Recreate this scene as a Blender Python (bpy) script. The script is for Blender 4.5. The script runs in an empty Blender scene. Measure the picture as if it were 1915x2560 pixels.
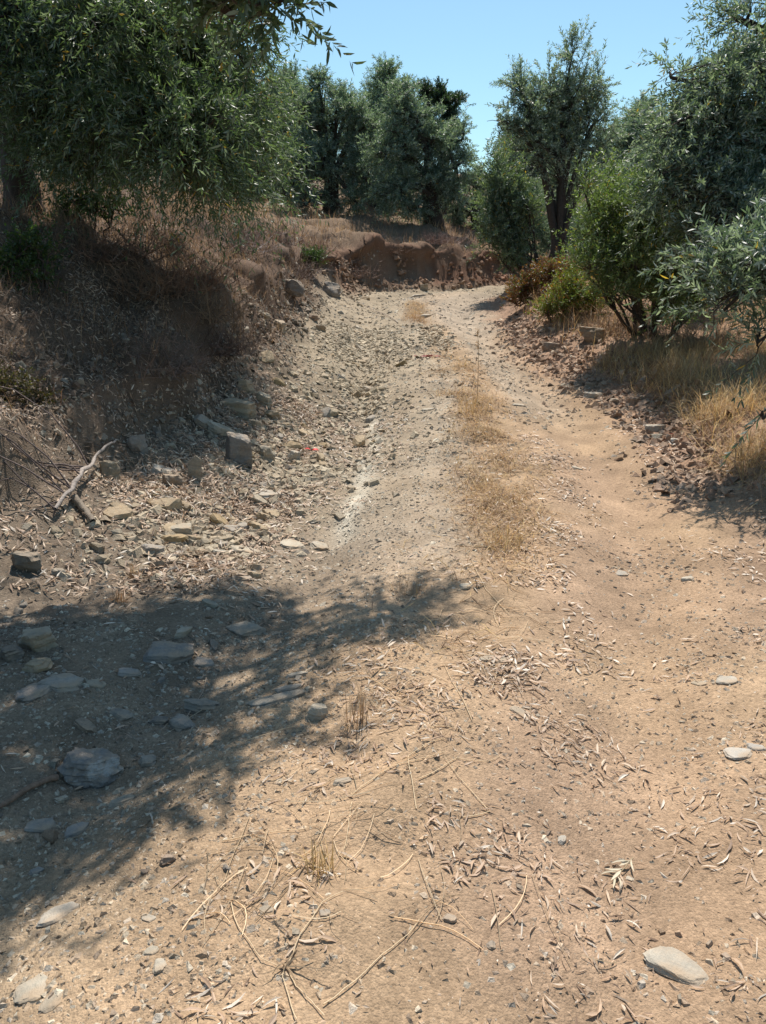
import bpy, bmesh, math, random
import numpy as np
from mathutils import Vector
rng = np.random.default_rng(7)
random.seed(7)
S = bpy.context.scene
COL = S.collection

# ------------------------------------------------------------------ camera, sky, sun, exposure
PITCH = math.radians(18.1); EYE = 1.5; F = 1923.0
cam_d = bpy.data.cameras.new('camera'); cam = bpy.data.objects.new('camera', cam_d); COL.objects.link(cam)
cam.location = (0, 0, EYE); cam.rotation_euler = (math.pi/2 - PITCH, 0, 0)
cam_d.sensor_fit = 'VERTICAL'; cam_d.sensor_height = 24; cam_d.lens = 24*F/2560
cam_d.clip_start = 0.05; cam_d.clip_end = 2000
S.camera = cam
SUN_AZ, SUN_EL = math.radians(6), math.radians(63)      # to the right of the view, ahead
w = bpy.data.worlds.new('World'); S.world = w; w.use_nodes = True
wn = w.node_tree.nodes; bg = wn['Background']; sky = wn.new('ShaderNodeTexSky')
sky.sky_type = 'NISHITA'; sky.sun_disc = False; sky.sun_elevation = SUN_EL; sky.sun_rotation = SUN_AZ
sky.altitude = 300; sky.air_density = 1.0; sky.dust_density = 1.0; sky.ozone_density = 1.0
wb = wn.new('ShaderNodeVectorMath'); wb.operation = 'MULTIPLY'; wb.inputs[1].default_value = (.82, 1.03, 1.0)      # the phone's cool white balance
w.node_tree.links.new(sky.outputs[0], wb.inputs[0]); w.node_tree.links.new(wb.outputs[0], bg.inputs[0]); bg.inputs[1].default_value = 0.113
sd = bpy.data.lights.new('sun', 'SUN'); sun = bpy.data.objects.new('sun', sd); COL.objects.link(sun)
sd.energy = 5.0; sd.angle = math.radians(0.55); sd.color = (1.0, 0.94, 0.86)
SUNV = Vector((math.sin(SUN_AZ)*math.cos(SUN_EL), math.cos(SUN_AZ)*math.cos(SUN_EL), math.sin(SUN_EL)))
sun.rotation_euler = SUNV.to_track_quat('Z', 'Y').to_euler(); sun.location = SUNV*60
S.view_settings.view_transform = 'Standard'; S.view_settings.look = 'None'
S.view_settings.exposure = 0.39; S.view_settings.gamma = 1.0; S.view_settings.use_curve_mapping = False

# ------------------------------------------------------------------ helpers
def sstep(a, b, x):
    t = np.clip((x - a)/(b - a), 0, 1); return t*t*(3 - 2*t)
def vnoise(x, y, seed=0):
    xi = np.floor(x).astype(np.int64); yi = np.floor(y).astype(np.int64); fx = x - xi; fy = y - yi
    def h(a, b):
        n = (a*374761393 + b*668265263 + seed*974634777) & 0x7fffffff
        n = ((n ^ (n >> 13))*1274126177) & 0x7fffffff
        n = ((n ^ (n >> 15))*2246822519) & 0x7fffffff
        return ((n ^ (n >> 16)) & 0xffffff)/float(0xffffff)*2 - 1
    u = fx*fx*fx*(fx*(fx*6 - 15) + 10); v = fy*fy*fy*(fy*(fy*6 - 15) + 10)
    return (h(xi, yi)*(1-u) + h(xi+1, yi)*u)*(1-v) + (h(xi, yi+1)*(1-u) + h(xi+1, yi+1)*u)*v
def fbm(x, y, oct=4, seed=0, g=0.5):
    s = 0; a = 1; t = 0
    for i in range(oct):
        c, d = math.cos(i*0.9+.3), math.sin(i*0.9+.3)
        s = s + a*vnoise((c*x - d*y)*2**i, (d*x + c*y)*2**i, seed+i*17); t += a; a *= g
    return s/t
def link(o, parent=None):
    COL.objects.link(o)
    if parent is not None: o.parent = parent
    return o
def mesh_np(name, V, polys, mat=None, smooth=False, attrs=None, sharp=None):
    """V (n,3); polys: list of (m,k) index arrays; attrs {name:(n,3) colours}"""
    me = bpy.data.meshes.new(name)
    V = np.asarray(V, np.float32); polys = [np.asarray(p, np.int32) for p in polys if len(p)]
    me.vertices.add(len(V)); me.vertices.foreach_set('co', V.ravel())
    idx = np.concatenate([p.ravel() for p in polys])
    tot = np.concatenate([np.full(len(p), p.shape[1], np.int32) for p in polys])
    me.loops.add(len(idx)); me.loops.foreach_set('vertex_index', idx)
    me.polygons.add(len(tot)); st = np.concatenate([[0], np.cumsum(tot)[:-1]]).astype(np.int32)
    me.polygons.foreach_set('loop_start', st)
    me.polygons.foreach_set('use_smooth', np.full(len(tot), bool(smooth)))
    me.update(calc_edges=True)
    for k, a in (attrs or {}).items():
        at = me.attributes.new(k, 'FLOAT_COLOR', 'POINT')
        c = np.ones((len(V), 4), np.float32); c[:, :3] = a; at.data.foreach_set('color', c.ravel())
    if sharp is not None: me.set_sharp_from_angle(angle=math.radians(sharp))
    if mat: me.materials.append(mat)
    return me
def obj(name, me, parent=None, loc=None, rot=None, scale=None):
    o = bpy.data.objects.new(name, me); link(o, parent)
    if loc is not None: o.location = loc
    if rot is not None: o.rotation_euler = rot
    if scale is not None: o.scale = scale
    return o
def empty(name, loc):
    o = bpy.data.objects.new(name, None); o.empty_display_size = .1; o.location = loc; return link(o)
def tag(o, label=None, cat=None, group=None, kind=None):
    if label: o['label'] = label
    if cat: o['category'] = cat
    if group: o['group'] = group
    if kind: o['kind'] = kind
    return o
class Acc:                                                  # joins pieces into one mesh
    def __init__(s): s.V = []; s.P = {}; s.C = []; s.n = 0
    def add(s, V, polys, C=None):
        V = np.asarray(V, float).reshape(-1, 3)
        for p in polys:
            p = np.asarray(p)
            if len(p): s.P.setdefault(p.shape[1], []).append(p + s.n)
        s.V.append(V); s.C.append(np.broadcast_to(np.asarray(C if C is not None else (.5, .5, .5), float), V.shape)); s.n += len(V)
    def mesh(s, name, mat, smooth=False, sharp=None):
        return mesh_np(name, np.concatenate(s.V), [np.concatenate(p) for p in s.P.values()], mat, smooth, {'tint': np.concatenate(s.C)}, sharp)
def unit(v): return v/np.maximum(np.linalg.norm(v, axis=-1, keepdims=True), 1e-9)
def rdir(n): return unit(rng.normal(size=(n, 3)))
def perp(d):
    a = np.where(np.abs(d[..., 2:3]) < .9, np.array([0, 0, 1.]), np.array([1., 0, 0]))
    return unit(np.cross(d, a))
def tubes(P, R, sides=5, cap=False):
    """P (T,n,3) paths, R (T,n) radii -> V, quads"""
    P = np.asarray(P, float); R = np.asarray(R, float); T, n, _ = P.shape
    tan = unit(np.gradient(P, axis=1)); ref = perp(unit(P[:, -1] - P[:, 0]))[:, None, :]
    a = unit(ref - (ref*tan).sum(-1, keepdims=True)*tan); b = np.cross(tan, a)
    th = np.arange(sides)/sides*2*math.pi
    V = P[:, :, None, :] + R[:, :, None, None]*(a[:, :, None, :]*np.cos(th)[None, None, :, None] + b[:, :, None, :]*np.sin(th)[None, None, :, None])
    i = np.arange(T)[:, None, None]*n*sides + np.arange(n-1)[None, :, None]*sides
    k = np.arange(sides)[None, None, :]; k2 = (k+1) % sides
    Q = np.stack([i+k, i+k2, i+sides+k2, i+sides+k], -1).reshape(-1, 4)
    return V.reshape(-1, 3), Q
def curve(p0, p1, n, bend=(0, 0, 0), wob=0):
    """(T,3)->(T,n,3) arcs"""
    t = np.linspace(0, 1, n)[None, :, None]; p0 = np.asarray(p0, float)[:, None, :]; p1 = np.asarray(p1, float)[:, None, :]
    P = p0*(1-t) + p1*t + np.asarray(bend, float).reshape(-1, 1, 3)*(4*t*(1-t))
    if wob:
        w_ = rng.normal(size=P.shape)*wob; w_[:, 0] = 0; P = P + w_*np.sqrt(t)
    return P
def leaf_cards(pos, d, nrm, L, W, curl=0.0, hi=True):
    """lanceolate leaves; hi: six-point folded leaf, lo: four-point leaf"""
    N = len(pos); side = unit(np.cross(d, nrm)); nn = np.cross(side, d)
    L = L[:, None]; W = W[:, None]; cu = np.broadcast_to(np.asarray(curl, float).reshape(-1, 1), (N, 1))
    if hi:
        m1 = pos + d*L*.32 + nn*L*cu*.6; m2 = pos + d*L*.68 + nn*L*cu*.6
        up = nn*W*.16
        V = np.stack([pos, m1 - side*W*.5 + up, m1 + side*W*.5 + up, m2 - side*W*.42 + up, m2 + side*W*.42 + up, pos + d*L], 1)
        b = np.arange(N)[:, None]*6
        return V.reshape(-1, 3), [b + np.array([0, 2, 1]), b + np.array([3, 4, 5]), b + np.array([1, 2, 4, 3])], 6
    m = pos + d*L*.5 + nn*L*cu
    V = np.stack([pos, m + side*W*.5, pos + d*L, m - side*W*.5], 1); b = np.arange(N)[:, None]*4
    return V.reshape(-1, 3), [b + np.array([0, 1, 2, 3])], 4

# ------------------------------------------------------------------ materials
def new_mat(name):
    m = bpy.data.materials.new(name); m.use_nodes = True; nt = m.node_tree; p = nt.nodes['Principled BSDF']
    return m, nt, nt.nodes, nt.links, p
def noise(nt, scale, detail=6, rough=.6, vec=None):
    n = nt.nodes.new('ShaderNodeTexNoise'); n.inputs['Scale'].default_value = scale
    n.inputs['Detail'].default_value = detail; n.inputs['Roughness'].default_value = rough
    if vec: nt.links.new(vec, n.inputs['Vector'])
    return n
def remap(nt, sock, a, b, c, d):
    n = nt.nodes.new('ShaderNodeMapRange'); nt.links.new(sock, n.inputs[0])
    for i, v in enumerate((a, b, c, d)): n.inputs[i+1].default_value = v
    return n.outputs[0]
def scale_col(nt, col, fac):
    n = nt.nodes.new('ShaderNodeVectorMath'); n.operation = 'SCALE'
    nt.links.new(col, n.inputs[0]); nt.links.new(fac, n.inputs['Scale']); return n.outputs[0]
def mul(nt, a, b):
    n = nt.nodes.new('ShaderNodeMath'); n.operation = 'MULTIPLY'; nt.links.new(a, n.inputs[0])
    if isinstance(b, (int, float)): n.inputs[1].default_value = b
    else: nt.links.new(b, n.inputs[1])
    return n.outputs[0]
def tint_node(nt):
    a = nt.nodes.new('ShaderNodeAttribute'); a.attribute_name = 'tint'; return a.outputs['Color']
def mat_soil():
    m, nt, N, L, p = new_mat('soil')
    geo = N.new('ShaderNodeNewGeometry'); pos = geo.outputs['Position']
    n1 = noise(nt, 3.0, 8, .65, pos); n2 = noise(nt, 60, 10, .78, pos); n3 = noise(nt, 260, 4, .7, pos)
    vo = N.new('ShaderNodeTexVoronoi'); vo.inputs['Scale'].default_value = 115; L.new(pos, vo.inputs['Vector'])
    vb = N.new('ShaderNodeTexVoronoi'); vb.inputs['Scale'].default_value = 190; L.new(pos, vb.inputs['Vector'])
    sep = N.new('ShaderNodeSeparateColor'); L.new(vo.outputs['Color'], sep.inputs[0])
    f = mul(nt, remap(nt, n1.outputs[0], .25, .75, .82, 1.18), remap(nt, n2.outputs[0],   .25, .75, .62, 1.36))
    f = mul(nt, f, remap(nt, sep.outputs[0], 0, 1, .84, 1.12)); f = mul(nt, f, remap(nt, n3.outputs[0], .25, .75, .8, 1.2))
    L.new(scale_col(nt, tint_node(nt), f), p.inputs['Base Color'])
    p.inputs['Roughness'].default_value = .95; p.inputs['Specular IOR Level'].default_value = .15
    h = N.new('ShaderNodeMath'); h.operation = 'ADD'; L.new(mul(nt, n2.outputs[0], .5), h.inputs[0]); L.new(mul(nt, vo.outputs['Distance'], -.3), h.inputs[1])
    h2 = N.new('ShaderNodeMath'); h2.operation = 'ADD'; L.new(h.outputs[0], h2.inputs[0]); L.new(mul(nt, vb.outputs['Distance'], -.26), h2.inputs[1])
    b = N.new('ShaderNodeBump'); b.inputs['Strength'].default_value = .7; b.inputs['Distance'].default_value = .016
    L.new(h2.outputs[0], b.inputs['Height']); L.new(b.outputs[0], p.inputs['Normal'])
    return m
def mat_leaf(name, trans=.3, rough=.38, spec=.5, tcol=(1.5, 1.7, .6)):
    m, nt, N, L, p = new_mat(name); t = tint_node(nt)
    L.new(t, p.inputs['Base Color']); p.inputs['Roughness'].default_value = rough; p.inputs['Specular IOR Level'].default_value = spec
    tr = N.new('ShaderNodeBsdfTranslucent'); mx = N.new('ShaderNodeVectorMath'); mx.operation = 'MULTIPLY'; L.new(t, mx.inputs[0])
    mx.inputs[1].default_value = tcol; L.new(mx.outputs[0], tr.inputs[0])
    ms = N.new('ShaderNodeMixShader'); ms.inputs[0].default_value = trans
    L.new(p.outputs[0], ms.inputs[1]); L.new(tr.outputs[0], ms.inputs[2]); L.new(ms.outputs[0], N['Material Output'].inputs[0])
    return m
def mat_tint(name, rough=.9, bump=None, spec=.2):
    m, nt, N, L, p = new_mat(name); tc = N.new('ShaderNodeTexCoord')
    n2 = noise(nt, bump or 40, 6, .65, tc.outputs['Object'])
    L.new(scale_col(nt, tint_node(nt), remap(nt, n2.outputs[0], .25, .75, .6, 1.4)), p.inputs['Base Color'])
    p.inputs['Roughness'].default_value = rough; p.inputs['Specular IOR Level'].default_value = spec
    b = N.new('ShaderNodeBump'); b.inputs['Strength'].default_value = .7; b.inputs['Distance'].default_value = .01
    L.new(n2.outputs[0], b.inputs['Height']); L.new(b.outputs[0], p.inputs['Normal']); return m
def mat_rock(name, vein=0.0):
    """foliated schist; the object's own colour tints it"""
    m, nt, N, L, p = new_mat(name); tc = N.new('ShaderNodeTexCoord'); oi = N.new('ShaderNodeObjectInfo')
    mp = N.new('ShaderNodeVectorMath'); mp.operation = 'MULTIPLY'; L.new(tc.outputs['Object'], mp.inputs[0]); mp.inputs[1].default_value = (6, 6, 34)
    ad = N.new('ShaderNodeVectorMath'); ad.operation = 'ADD'; L.new(mp.outputs[0], ad.inputs[0])
    cb = N.new('ShaderNodeCombineXYZ'); r9 = mul(nt, oi.outputs['Random'], 90.0)
    for i in range(3): L.new(r9, cb.inputs[i])
    L.new(cb.outputs[0], ad.inputs[1])
    n1 = noise(nt, 1.0, 7, .65, ad.outputs[0]); n2 = noise(nt, 60, 5, .7, tc.outputs['Object']); n3 = noise(nt, 9, 4, .6, tc.outputs['Object'])
    f = mul(nt, remap(nt, n1.outputs[0], .3, .7, .68, 1.25), remap(nt, n2.outputs[0], .25, .75, .75, 1.25))
    rust = N.new('ShaderNodeMix'); rust.data_type = 'RGBA'; L.new(remap(nt, n3.outputs[0], .48, .68, 0, .55), rust.inputs[0])
    L.new(oi.outputs['Color'], rust.inputs[6])
    tn = N.new('ShaderNodeVectorMath'); tn.operation = 'MULTIPLY'; L.new(oi.outputs['Color'], tn.inputs[0]); tn.inputs[1].default_value = (1.05, .82, .58)
    L.new(tn.outputs[0], rust.inputs[7])
    col = scale_col(nt, rust.outputs[2], f)
    if vein:
        wv = noise(nt, 7, 3, .5, ad.outputs[0]); n4 = noise(nt, 11, 5, .6, tc.outputs['Object'])
        mv = N.new('ShaderNodeMix'); mv.data_type = 'RGBA'; L.new(remap(nt, n4.outputs[0], .52, .62, 0, vein), mv.inputs[0]); L.new(col, mv.inputs[6]); mv.inputs[7].default_value = (.5, .5, .48, 1)
        col = mv.outputs[2]
    ge = N.new('ShaderNodeNewGeometry'); sx = N.new('ShaderNodeSeparateXYZ'); L.new(ge.outputs['True Normal'], sx.inputs[0]); nd = noise(nt, 14, 6, .7, tc.outputs['Object'])
    du = N.new('ShaderNodeMix'); du.data_type = 'RGBA'; L.new(mul(nt, remap(nt, sx.outputs[2], .1, .9, .12, 1), remap(nt, nd.outputs[0], .38, .62, .05, .75)), du.inputs[0]); L.new(col, du.inputs[6]); du.inputs[7].default_value = (.37, .27, .18, 1); col = du.outputs[2]
    L.new(col, p.inputs['Base Color'])
    p.inputs['Roughness'].default_value = .78; p.inputs['Specular IOR Level'].default_value = .35
    h = N.new('ShaderNodeMath'); h.operation = 'ADD'; L.new(n1.outputs[0], h.inputs[0]); L.new(mul(nt, n2.outputs[0], .5), h.inputs[1])
    b = N.new('ShaderNodeBump'); b.inputs['Strength'].default_value = .8; b.inputs['Distance'].default_value = .012
    L.new(h.outputs[0], b.inputs['Height']); L.new(b.outputs[0], p.inputs['Normal']); return m
M_SOIL = mat_soil(); M_ROCK = mat_rock('schist'); M_VEIN = mat_rock('veined_schist', .8)
M_GRAVEL = mat_tint('gravel', .9, 120); M_BARK = mat_tint('bark', .95, 30); M_WOOD = mat_tint('dead_wood', .85, 60)
M_LEAF = mat_leaf('olive_leaf', .40, .44, .55, (1.2, 1.4, .75)); M_SHRUB = mat_leaf('shrub_leaf', .35, .45, .4)
M_GRASS = mat_leaf('dry_grass', .35, .6, .3, (1.1, 1.0, .8)); M_LITTER = mat_leaf('dry_leaf', .15, .55, .35, (1.1, 1, .8))

# ------------------------------------------------------------------ terrain shape (metres; x right, y ahead)
def smooth_line(pts, lo=-8, hi=60, n=1361, k=15):
    pts = np.array(pts, float); y = np.linspace(lo, hi, n); x = np.interp(y, pts[:, 0], pts[:, 1])
    x = np.convolve(np.pad(x, k, mode='edge'), np.ones(2*k+1)/(2*k+1), 'valid'); return y, x
MEDY, MEDX = smooth_line([(-8, -.9), (.8, -.35), (1.6, -.15), (2.5, .1), (3.3, .42), (4.4, .74), (7, .86), (10, .7), (13, .5), (15.5, .7), (17.5, 2.2), (21, 6), (60, 50)])
def med(y): return np.interp(y, MEDY, MEDX)
TOE = np.array([(-2.6, -8), (-2.0, 1), (-1.62, 2.6), (-1.36, 4.2), (-.82, 5.8), (-.58, 7.5), (-.46, 9.5), (-.5, 11.5), (-.62, 14), (-.55, 15.7), (-.1, 16.9), (1, 17.5), (2.3, 18), (3.6, 19.2), (6, 21), (12, 24.5), (60, 40), (420, 120)], float)
RED = np.array([(1.7, -8), (1.85, 2), (2.05, 4), (2.25, 6.6), (2.15, 8), (2.0, 10), (1.95, 14), (2.2, 15.6), (3.6, 17), (6, 18.6), (12, 21.5), (60, 36), (420, 110)], float)
def sdist(x, y, line):
    """signed distance, positive to the left of the line"""
    best = np.full(x.shape, 1e9); sg = np.ones(x.shape)
    for a, b in zip(line[:-1], line[1:]):
        d = b - a; L2 = d@d; t = np.clip(((x-a[0])*d[0] + (y-a[1])*d[1])/L2, 0, 1)
        px = x-a[0]-t*d[0]; py = y-a[1]-t*d[1]; q = px*px+py*py; c = d[0]*(y-a[1]) - d[1]*(x-a[0])
        m = q < best; best = np.where(m, q, best); sg = np.where(m, np.sign(c), sg)
    return np.sqrt(best)*sg
def zr(y):
    sp = np.logaddexp(0, (np.minimum(y, 80)-4.3)/.9)*.9
    z = .071*sp - (.045*np.logaddexp(0, (y-17)/.8)*.8 if True else 0)
    return z
def zones(x, y):
    wob = .16*fbm(x*.9, y*.9, 3, 5) + .05*fbm(x*4, y*4, 2, 9) + .10*sstep(15, 16.5, y)*fbm(x*2.6, y*.8, 3, 12)
    return sdist(x, y, TOE) + wob*1.3, -sdist(x, y, RED) + wob
def H(x, y, zz=None):
    x = np.asarray(x, float); y = np.asarray(y, float)
    s, r = zones(x, y) if zz is None else zz
    c = x - med(y); z = zr(y)
    far = sstep(14.8, 16.6, y)
    lo = np.interp(s, [0, .4, .74, .98, 1.25, 2.0, 2.8, 6, 14, 60, 300], [0, .14, .40, .92, 1.06, 1.36, 1.6, 2.0, 2.9, 7, 9])
    ln = np.interp(s, [0, .35, .58, .76, 1.2, 2.0, 2.8, 6, 14, 60, 300], [0, .10, .24, .58, .86, 1.32, 1.62, 2.0, 2.9, 7, 9]); wn_ = 1-sstep(6.2, 8.2, y); lo = lo*(1-wn_) + ln*wn_
    hi = np.interp(s, [0, .3, .5, .74, 1.0, 3, 8, 20, 60, 300], [0, .26, .7, .9, .98, 1.42, 2.1, 3.4, 7.5, 10])*(1 + .34*(1-sstep(1.5, 4, s))*fbm(x*1.3, y*1.3, 3, 52) - .3*sstep(1.2, 3.2, x)*(1-sstep(2, 5, s)))
    lowr = sstep(.5, 3.2, y)*.75 + .25
    z = z + np.where(s > 0, lo*(1-far)*lowr + hi*far, 0)
    rn = np.interp(r, [0, .25, .55, 1.2, 3, 8, 300], [0, .09, .24, .3, .36, .3, -2]); rf = np.interp(r, [0, .5, 1.2, 2, 8, 20, 300], [0, .3, .62, .7, .6, .5, 0])
    wr = sstep(10, 15, y); z = z + np.where(r > 0, rn*(1-wr) + rf*wr, 0)
    on = 1 - sstep(-.1, .25, np.maximum(s, r))
    z = z + on*(-.075*np.exp(-((np.abs(c)-.82)/.24)**2) + .045*np.exp(-(c/.33)**2)*(1+.9*fbm(x*4, y*4, 3, 15)))
    gul = sstep(-.82, -1.02, c + .07*fbm(x*2, y*2, 2, 31))*sstep(3.2, 4.4, y)*(1-sstep(8.5, 11, y))*(1-sstep(-.3, .1, s))
    z = z - .11*gul
    gr2 = np.exp(-((c-.1-.05*np.sin(y*2.1))/.1)**2)*sstep(9, 10, y)*(1-sstep(14.5, 15.5, y)); z = z - .06*gr2
    bank = np.maximum(sstep(.2, 1.2, s), .9*sstep(-.05, .4, r)); rough = np.maximum(bank, .45*gul)
    rough = np.maximum(rough, .35*sstep(-1.1, 0, s))
    hol = sstep(.5, 1.1, s)*(1-sstep(3.5, 5, s))*(1-far); z = z + hol*(.46*np.abs(fbm(x*1.05, y*1.05, 3, 77)) - .12) + .11*hol*fbm(x*2.7, y*2.7, 3, 78)
    z = z + (.012 + .10*rough)*fbm(x*1.4, y*1.4, 4, 3) + (.006 + .035*rough)*fbm(x*5.5, y*5.5, 3, 21) + (.0035 + .012*rough)*fbm(x*22, y*22, 3, 41)
    return z
def normal(x, y, e=.03):
    return unit(np.stack([-(H(x+e, y)-H(x-e, y))/(2*e), -(H(x, y+e)-H(x, y-e))/(2*e), np.ones_like(x)], -1))
K = 1915/1655
def ray(u, v):
    a = (u*K - 957.5)/F; b = (1280 - v*K)/F
    d = np.array([a, b*math.sin(PITCH) + math.cos(PITCH), b*math.cos(PITCH) - math.sin(PITCH)])
    return d
TT = np.concatenate([np.arange(.6, 8, .01), np.arange(8, 45, .03)])
def hit(u, v):
    """the point of the ground behind a pixel of the photograph (1655 wide)"""
    d = ray(u, v); P = d[None, :]*TT[:, None]; z = EYE + P[:, 2] - H(P[:, 0], P[:, 1])
    i = int(np.argmax(z < 0)) if (z < 0).any() else len(TT)-1
    return P[i, 0], P[i, 1], float(H(P[i, 0:1], P[i, 1:2])[0]), TT[i]      # last: depth
def at_depth(u, v, y):
    d = ray(u, v); t = y/d[1]; return np.array([d[0]*t, y, EYE + d[2]*t])

def soil_colour(x, y, s, r):
    c = x - med(y); one = np.ones(x.shape + (1,))
    tan = np.array([.375, .26, .163]); grey = np.array([.345, .277, .207]); red = np.array([.29, .175, .115]); dark = np.array([.125, .078, .055]); rust = np.array([.18, .10, .064]); litter = np.array([.20, .135, .10]); pink = np.array([.315, .213, .146])
    col = one*tan
    def mix(col, k, m): return col*(1-m[..., None]) + k*m[..., None]
    n = fbm(x*1.1, y*1.1, 4, 60); n2 = fbm(x*3.7, y*3.7, 3, 61)
    col = mix(col, grey, np.clip(sstep(2.6, 4.2, y)*(1-sstep(-.25, .05, c + .25*n))*(.85+.3*n2), 0, 1))
    col = mix(col, grey*.92, np.clip(sstep(6.2, 7.5, y)*sstep(.25, .5, c)*(1-sstep(.9, 1.15, c+.2*n))*.8, 0, 1))
    col = mix(col, grey, np.clip(sstep(11, 13, y)*.7*np.ones_like(c), 0, 1))
    col = mix(col, pink, np.clip(sstep(.15, .5, c)*(1-sstep(5.5, 7, y))*.65*sstep(-.3, .4, n+.2), 0, 1))
    col = mix(col, np.array([.365, .247, .152]), np.clip(np.exp(-((c-1.0-.15*n)/.28)**2)*.55*(1-sstep(10, 12, y)), 0, 1))
    col = mix(col, red, np.clip(sstep(-.45, .1, r+.15*n2)*sstep(4, 6, y)*.8, 0, 1)); col = mix(col, litter, np.clip(sstep(-.3, .2, r)*(1-sstep(4, 6, y))*.6, 0, 1))
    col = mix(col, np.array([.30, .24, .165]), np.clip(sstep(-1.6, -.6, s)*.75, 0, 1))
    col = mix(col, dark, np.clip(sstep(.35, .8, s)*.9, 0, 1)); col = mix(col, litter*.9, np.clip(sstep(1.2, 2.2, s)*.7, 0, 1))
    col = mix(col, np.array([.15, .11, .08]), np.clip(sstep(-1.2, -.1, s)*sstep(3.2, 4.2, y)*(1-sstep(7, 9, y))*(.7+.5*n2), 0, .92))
    col = mix(col, np.array([.175, .135, .10]), np.clip(sstep(-.35, -1.0, c)*sstep(1.2, 2.2, y)*(1-sstep(4, 5, y))*(.75+.5*n), 0, .9))  # grey-brown soil, darkened further to deepen the tree shade by colour
    edge = np.exp(-((c+.93+.07*fbm(x*2, y*2, 2, 31))/.07)**2)*sstep(4, 4.6, y)*(1-sstep(6.8, 7.6, y)); col = mix(col, np.array([.52, .47, .38]), np.clip(edge*(.8+.5*n2), 0, .9))
    col = col*(1 + .26*fbm(x*6, y*6, 3, 66) + .16*n2)[..., None]
    far = sstep(15.2, 16.4, y); col = mix(col, rust, np.clip(far*sstep(-.15, .2, s)*(1-sstep(.75, 1.05, s))*(.8+.5*n2), 0, 1))
    col = mix(col, np.array([.21, .145, .095]), np.clip(far*sstep(.7, 1.1, s)*.8, 0, 1))
    return col

def lines(parts):
    out = []
    for a, b, n in parts: out.append(np.linspace(a, b, n, endpoint=False))
    return np.concatenate(out)
ys = [-8, -5, -3, -1.5, -.6, 0, .3, .5]; y = .62
while y < 420:
    ys.append(y)
    y += .019 if y < 3 else (min(.0072*y, .085) if y < 19.5 else .055*y*min(1, (y-18)/8)+.05)
ys.append(460); YS = np.array(ys)
xs = list(np.arange(-2.0, 2.0, .021)); x = 2.0
while x < 4.6: xs += [x, -x-1e-6]; x += .042
while x < 460: xs += [x, -x]; x += .09*x - .33 if x > 4.7 else .09
XS = np.array(sorted(xs))
GX, GY = np.meshgrid(XS, YS); zz = zones(GX, GY); GZ = H(GX, GY, zz)
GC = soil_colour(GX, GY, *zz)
nx = len(XS); idx = np.arange(nx*len(YS)).reshape(len(YS), nx)
Q = np.stack([idx[:-1, :-1], idx[:-1, 1:], idx[1:, 1:], idx[1:, :-1]], -1).reshape(-1, 4)
sc = (zz[0][:-1, :-1] + zz[0][1:, 1:]).ravel()/2; rc = (zz[1][:-1, :-1] + zz[1][1:, 1:]).ravel()/2; yc = (GY[:-1, :-1] + GY[1:, 1:]).ravel()/2
reg = np.where(sc > 3.0, 2, np.where(sc > 0, 1, np.where(rc > 0, 3, 0)))
e = .02; s0 = zz[0]; near = (s0 > .1) & (s0 < 2.2) & (GY < 24) & (GY > 3) & (np.abs(GX) < 9)
gx = np.zeros_like(GX); gy = np.zeros_like(GX); gx[near] = (zones(GX[near]+e, GY[near])[0]-s0[near])/e; gy[near] = (zones(GX[near], GY[near]+e)[0]-s0[near])/e; gl = np.maximum(np.hypot(gx, gy), 1e-6)
lipc = 1.08 - .38*sstep(14.8, 16.6, GY) - .26*(1-sstep(6.2, 8.2, GY)); und = (np.exp(-((s0-lipc-.06)/.16)**2)*.20*np.clip(.7+1.1*fbm(GX*2.4, GY*2.4, 3, 88), 0, 1.6) - np.exp(-((s0-lipc+.26)/.13)**2)*.10*np.clip(.7+fbm(GX*3, GY*3, 2, 89), 0, 1.5))*near*(sstep(5.0, 6.0, GY)*.28 + .72*sstep(7.6, 9.0, GY))
GX = GX - und*np.clip(gx/gl, -1, 1); GY = GY - und*np.clip(gy/gl, -1, 1)          # the lip juts out over the cut: real undercuts
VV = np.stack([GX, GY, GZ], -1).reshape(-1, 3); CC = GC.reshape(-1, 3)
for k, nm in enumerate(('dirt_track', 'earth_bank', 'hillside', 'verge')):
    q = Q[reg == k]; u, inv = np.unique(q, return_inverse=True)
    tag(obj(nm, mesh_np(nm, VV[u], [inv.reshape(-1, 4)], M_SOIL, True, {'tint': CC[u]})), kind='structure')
print('terrain', len(VV))

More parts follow.
